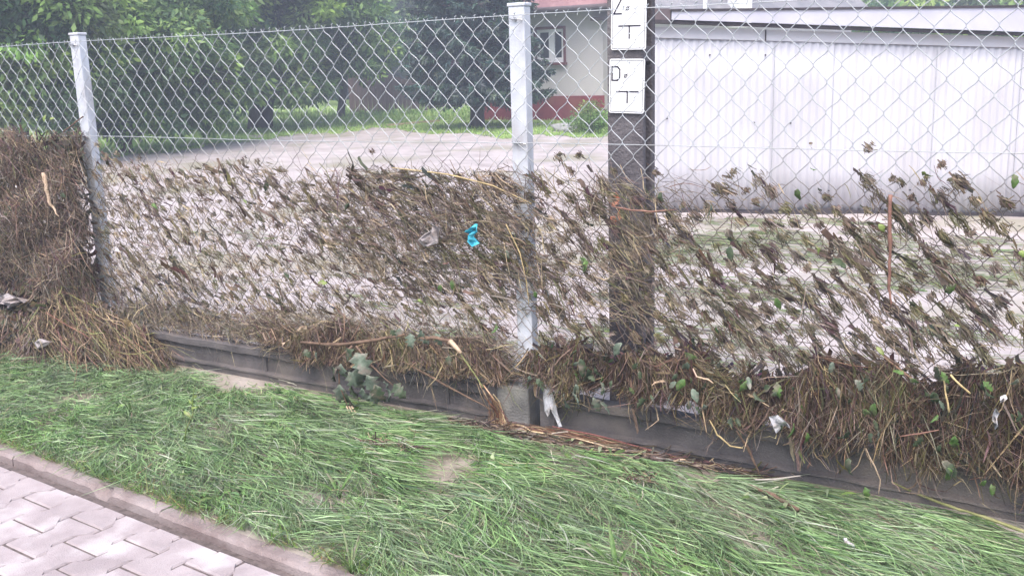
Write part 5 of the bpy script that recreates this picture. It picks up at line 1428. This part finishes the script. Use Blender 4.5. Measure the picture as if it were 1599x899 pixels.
stick('root', 'forked brown root dangling below the thatch across the right board', 'root', [fs(1150, 672, -.13), fs(1168, 700, -.11), fs(1178, 722, -.10), fs(1187, 744, -.10)], [.003, .006, .004, .0015], 'stick')
stick('root', 'thin pale root dangling near the right end of the base', 'root', [fs(1352, 700, -.14), fs(1366, 728, -.13), fs(1374, 748, -.12), fs(1372, 772, -.11)], [.002, .0025, .002, .0012], 'paleheart')
stick('root', 'curved yellowish straw hanging left of the forked root', 'root', [fs(1108, 655, -.14), fs(1120, 678, -.14), fs(1140, 696, -.13), fs(1160, 699, -.12)], [.0025, .003, .003, .002], 'straw')
def film(name, label, outline, mat, y, crump=.016, hang_y=0.0):
    """torn sheet of plastic: outline in photo bearings on the plane y"""
    pts = np.array([on_y(u, v, y) for u, v in outline]); c = pts.mean(0)
    root = empty(name, tuple(c)); tag(root, label, 'litter')
    rings = [1.0, .72, .42]; V = []; n = len(pts); F = []
    for q in rings:
        for p in pts:
            d = (p-c)*q; V.append(d+np.array([rng.normal()*.002, rng.normal()*crump-.01*(1-q), rng.normal()*.002]))
    V.append(np.array([0, rng.normal()*crump-.015, 0]))
    for k in range(2):
        F += [(k*n+i, k*n+(i+1) % n, (k+1)*n+(i+1) % n, (k+1)*n+i) for i in range(n)]
    F += [(2*n+i, 2*n+(i+1) % n, 3*n) for i in range(n)]
    o = MB().add(V, F).build('torn_sheet', M[mat], root)
    so = o.modifiers.new('thick', 'SOLIDIFY'); so.thickness = .0006
    return root
film('plastic_scrap', 'bright blue plastic scrap caught in the middle bay debris', [(726, 359), (735, 359), (742, 350), (747, 349), (745, 362), (739, 369), (745, 381), (740, 384), (735, 376), (730, 366)], 'bluefilm', -.06)
film('plastic_scrap', 'crumpled clear grey plastic scrap left of the blue one', [(655, 375), (664, 366), (676, 360), (680, 350), (687, 352), (686, 378), (672, 383), (660, 385)], 'greyfilm', -.06)
film('plastic_scrap', 'torn white plastic strip hanging beside the middle post block', [(849, 604), (861, 603), (866, 628), (871, 642), (878, 665), (873, 667), (864, 645), (860, 630), (857, 650), (849, 642), (847, 622)], 'whitefilm', -.085, .006)
film('plastic_scrap', 'torn white plastic scrap in the left part of the right thatch', [(1203, 648), (1215, 645), (1226, 656), (1234, 668), (1222, 667), (1213, 675), (1206, 668)], 'whitefilm', -.16)
film('plastic_scrap', 'narrow white plastic strip in the far right thatch', [(1552, 638), (1558, 632), (1560, 645), (1557, 652), (1559, 667), (1552, 670), (1551, 655)], 'whitefilm', -.16)
film('plastic_scrap', 'small white scrap above the narrow strip at far right', [(1563, 620), (1569, 618), (1572, 624), (1565, 628)], 'whitefilm', -.15)
film('cloth_scrap', 'dirty pale cloth rag lying in the left straw heap', [(-12, 458), (10, 457), (28, 463), (45, 470), (30, 474), (20, 480), (4, 473), (-14, 476)], 'greyfilm', -.20, .02)
pole_obj = bpy.data.objects['utility_pole']
for outl in ([(950, 302), (962, 300), (968, 309), (966, 319), (958, 323), (951, 316)], [(966, 326), (972, 328), (971, 340), (967, 344), (964, 336)], [(953, 338), (961, 337), (963, 350), (960, 358), (954, 356)]):
    pts = [on_y(u, v, POLE_Y-.0015)-np.array(pole_obj.location) for u, v in outl]
    MB().prism(pts, (0, .001, 0)).build('paint_mark', M['orange'], pole_obj)
film('plastic_scrap', 'small green plastic shred in the mesh left of the pole', [(908, 402), (914, 401), (917, 410), (916, 422), (911, 425), (909, 414)], 'greenleaf', -.04, .005)
film('paper_scrap', 'pale torn scrap at the front of the left heap', [(52, 535), (62, 528), (74, 533), (82, 534), (70, 540), (60, 545)], 'greyfilm', -.36, .006)
film('leaf_rag', 'dry pale leaf on the base left of the branch', [(463, 516), (470, 508), (478, 508), (477, 515), (470, 519)], 'paleheart', -.11, .006)

def leafy_branch():
    o0 = fs(550, 540, -.16)
    root = empty('leafy_branch', tuple(o0)); tag(root, 'wilted leafy branch hanging over the left board with grey green leaves', 'branch')
    path = [fs(550, 540, -.16), fs(528, 560, -.17), fs(530, 600, -.18), fs(545, 640, -.2)]
    path = [p-o0 for p in path]
    MB().tube(path, [.006, .0055, .004, .002], 7).build('stem', M['stick'], root, smooth=True)
    p2 = [fs(556, 540, -.16)-o0, fs(575, 565, -.17)-o0, fs(600, 590, -.18)-o0, fs(625, 610, -.18)-o0]
    MB().tube(p2, [.005, .004, .003, .002], 6).build('side_stem', M['stick'], root, smooth=True)
    for u, v, L, d, mt in ((556, 550, .12, (.55, -.1, -.6), 'greyleaf'), (532, 568, .10, (-.1, 0, -1), 'greyleaf'), (545, 580, .10, (.3, 0, -.9), 'greyleaf'), (560, 572, .10, (.1, 0, -1), 'greyleaf'), (572, 585, .10, (.4, 0, -1), 'greyleaf'), (530, 600, .09, (-.15, 0, -1), 'greyleaf'), (585, 600, .09, (.4, 0, -1), 'darkleaf'),
                           (565, 605, .09, (.3, 0, -1), 'greyleaf'), (600, 595, .09, (.6, 0, -.9), 'greyleaf'), (540, 612, .09, (.2, 0, -1), 'darkleaf'), (615, 600, .08, (.8, 0, -.6), 'darkleaf'), (552, 545, .08, (-.6, 0, -.6), 'darkleaf'), (578, 612, .07, (.5, 0, -.9), 'greyleaf'), (525, 575, .08, (-.5, 0, -.8), 'darkleaf'), (548, 598, .08, (0, 0, -1), 'darkleaf')):
        leaf_obj('leaf', M[mt], fs(u, v, -.19)-o0, np.array(d)+rng.normal(size=3)*.1, L, .62, root, lobed=True, curl=.3, k=1.1)
    for k in range(3):
        MB().tube([fs(541+k*4, 634, -.2)-o0, fs(546+k*5, 645, -.21)-o0, fs(549+k*5, 656, -.21)-o0], [.003, .0035, .001], 5).build('root', M['paleheart'], root, smooth=True)
leafy_branch()

# ------------------------------------------------------------------ damp air
def build_haze():
    mt = bpy.data.materials.new('damp_air'); mt.use_nodes = True
    nt = mt.node_tree; nt.nodes.remove(nt.nodes['Principled BSDF'])
    pv = nt.nodes.new('ShaderNodeVolumePrincipled')
    pv.inputs['Color'].default_value = (.80, .86, .98, 1); pv.inputs['Density'].default_value = .0075; pv.inputs['Anisotropy'].default_value = .2
    nt.links.new(pv.outputs[0], nt.nodes['Material Output'].inputs['Volume'])
    o = MB().box((-270, -30, -1.6), (270, 310, 16)).build('haze', mt, None)
    tag(o, 'thin damp summer haze filling the air', 'haze', kind='stuff')
build_haze()
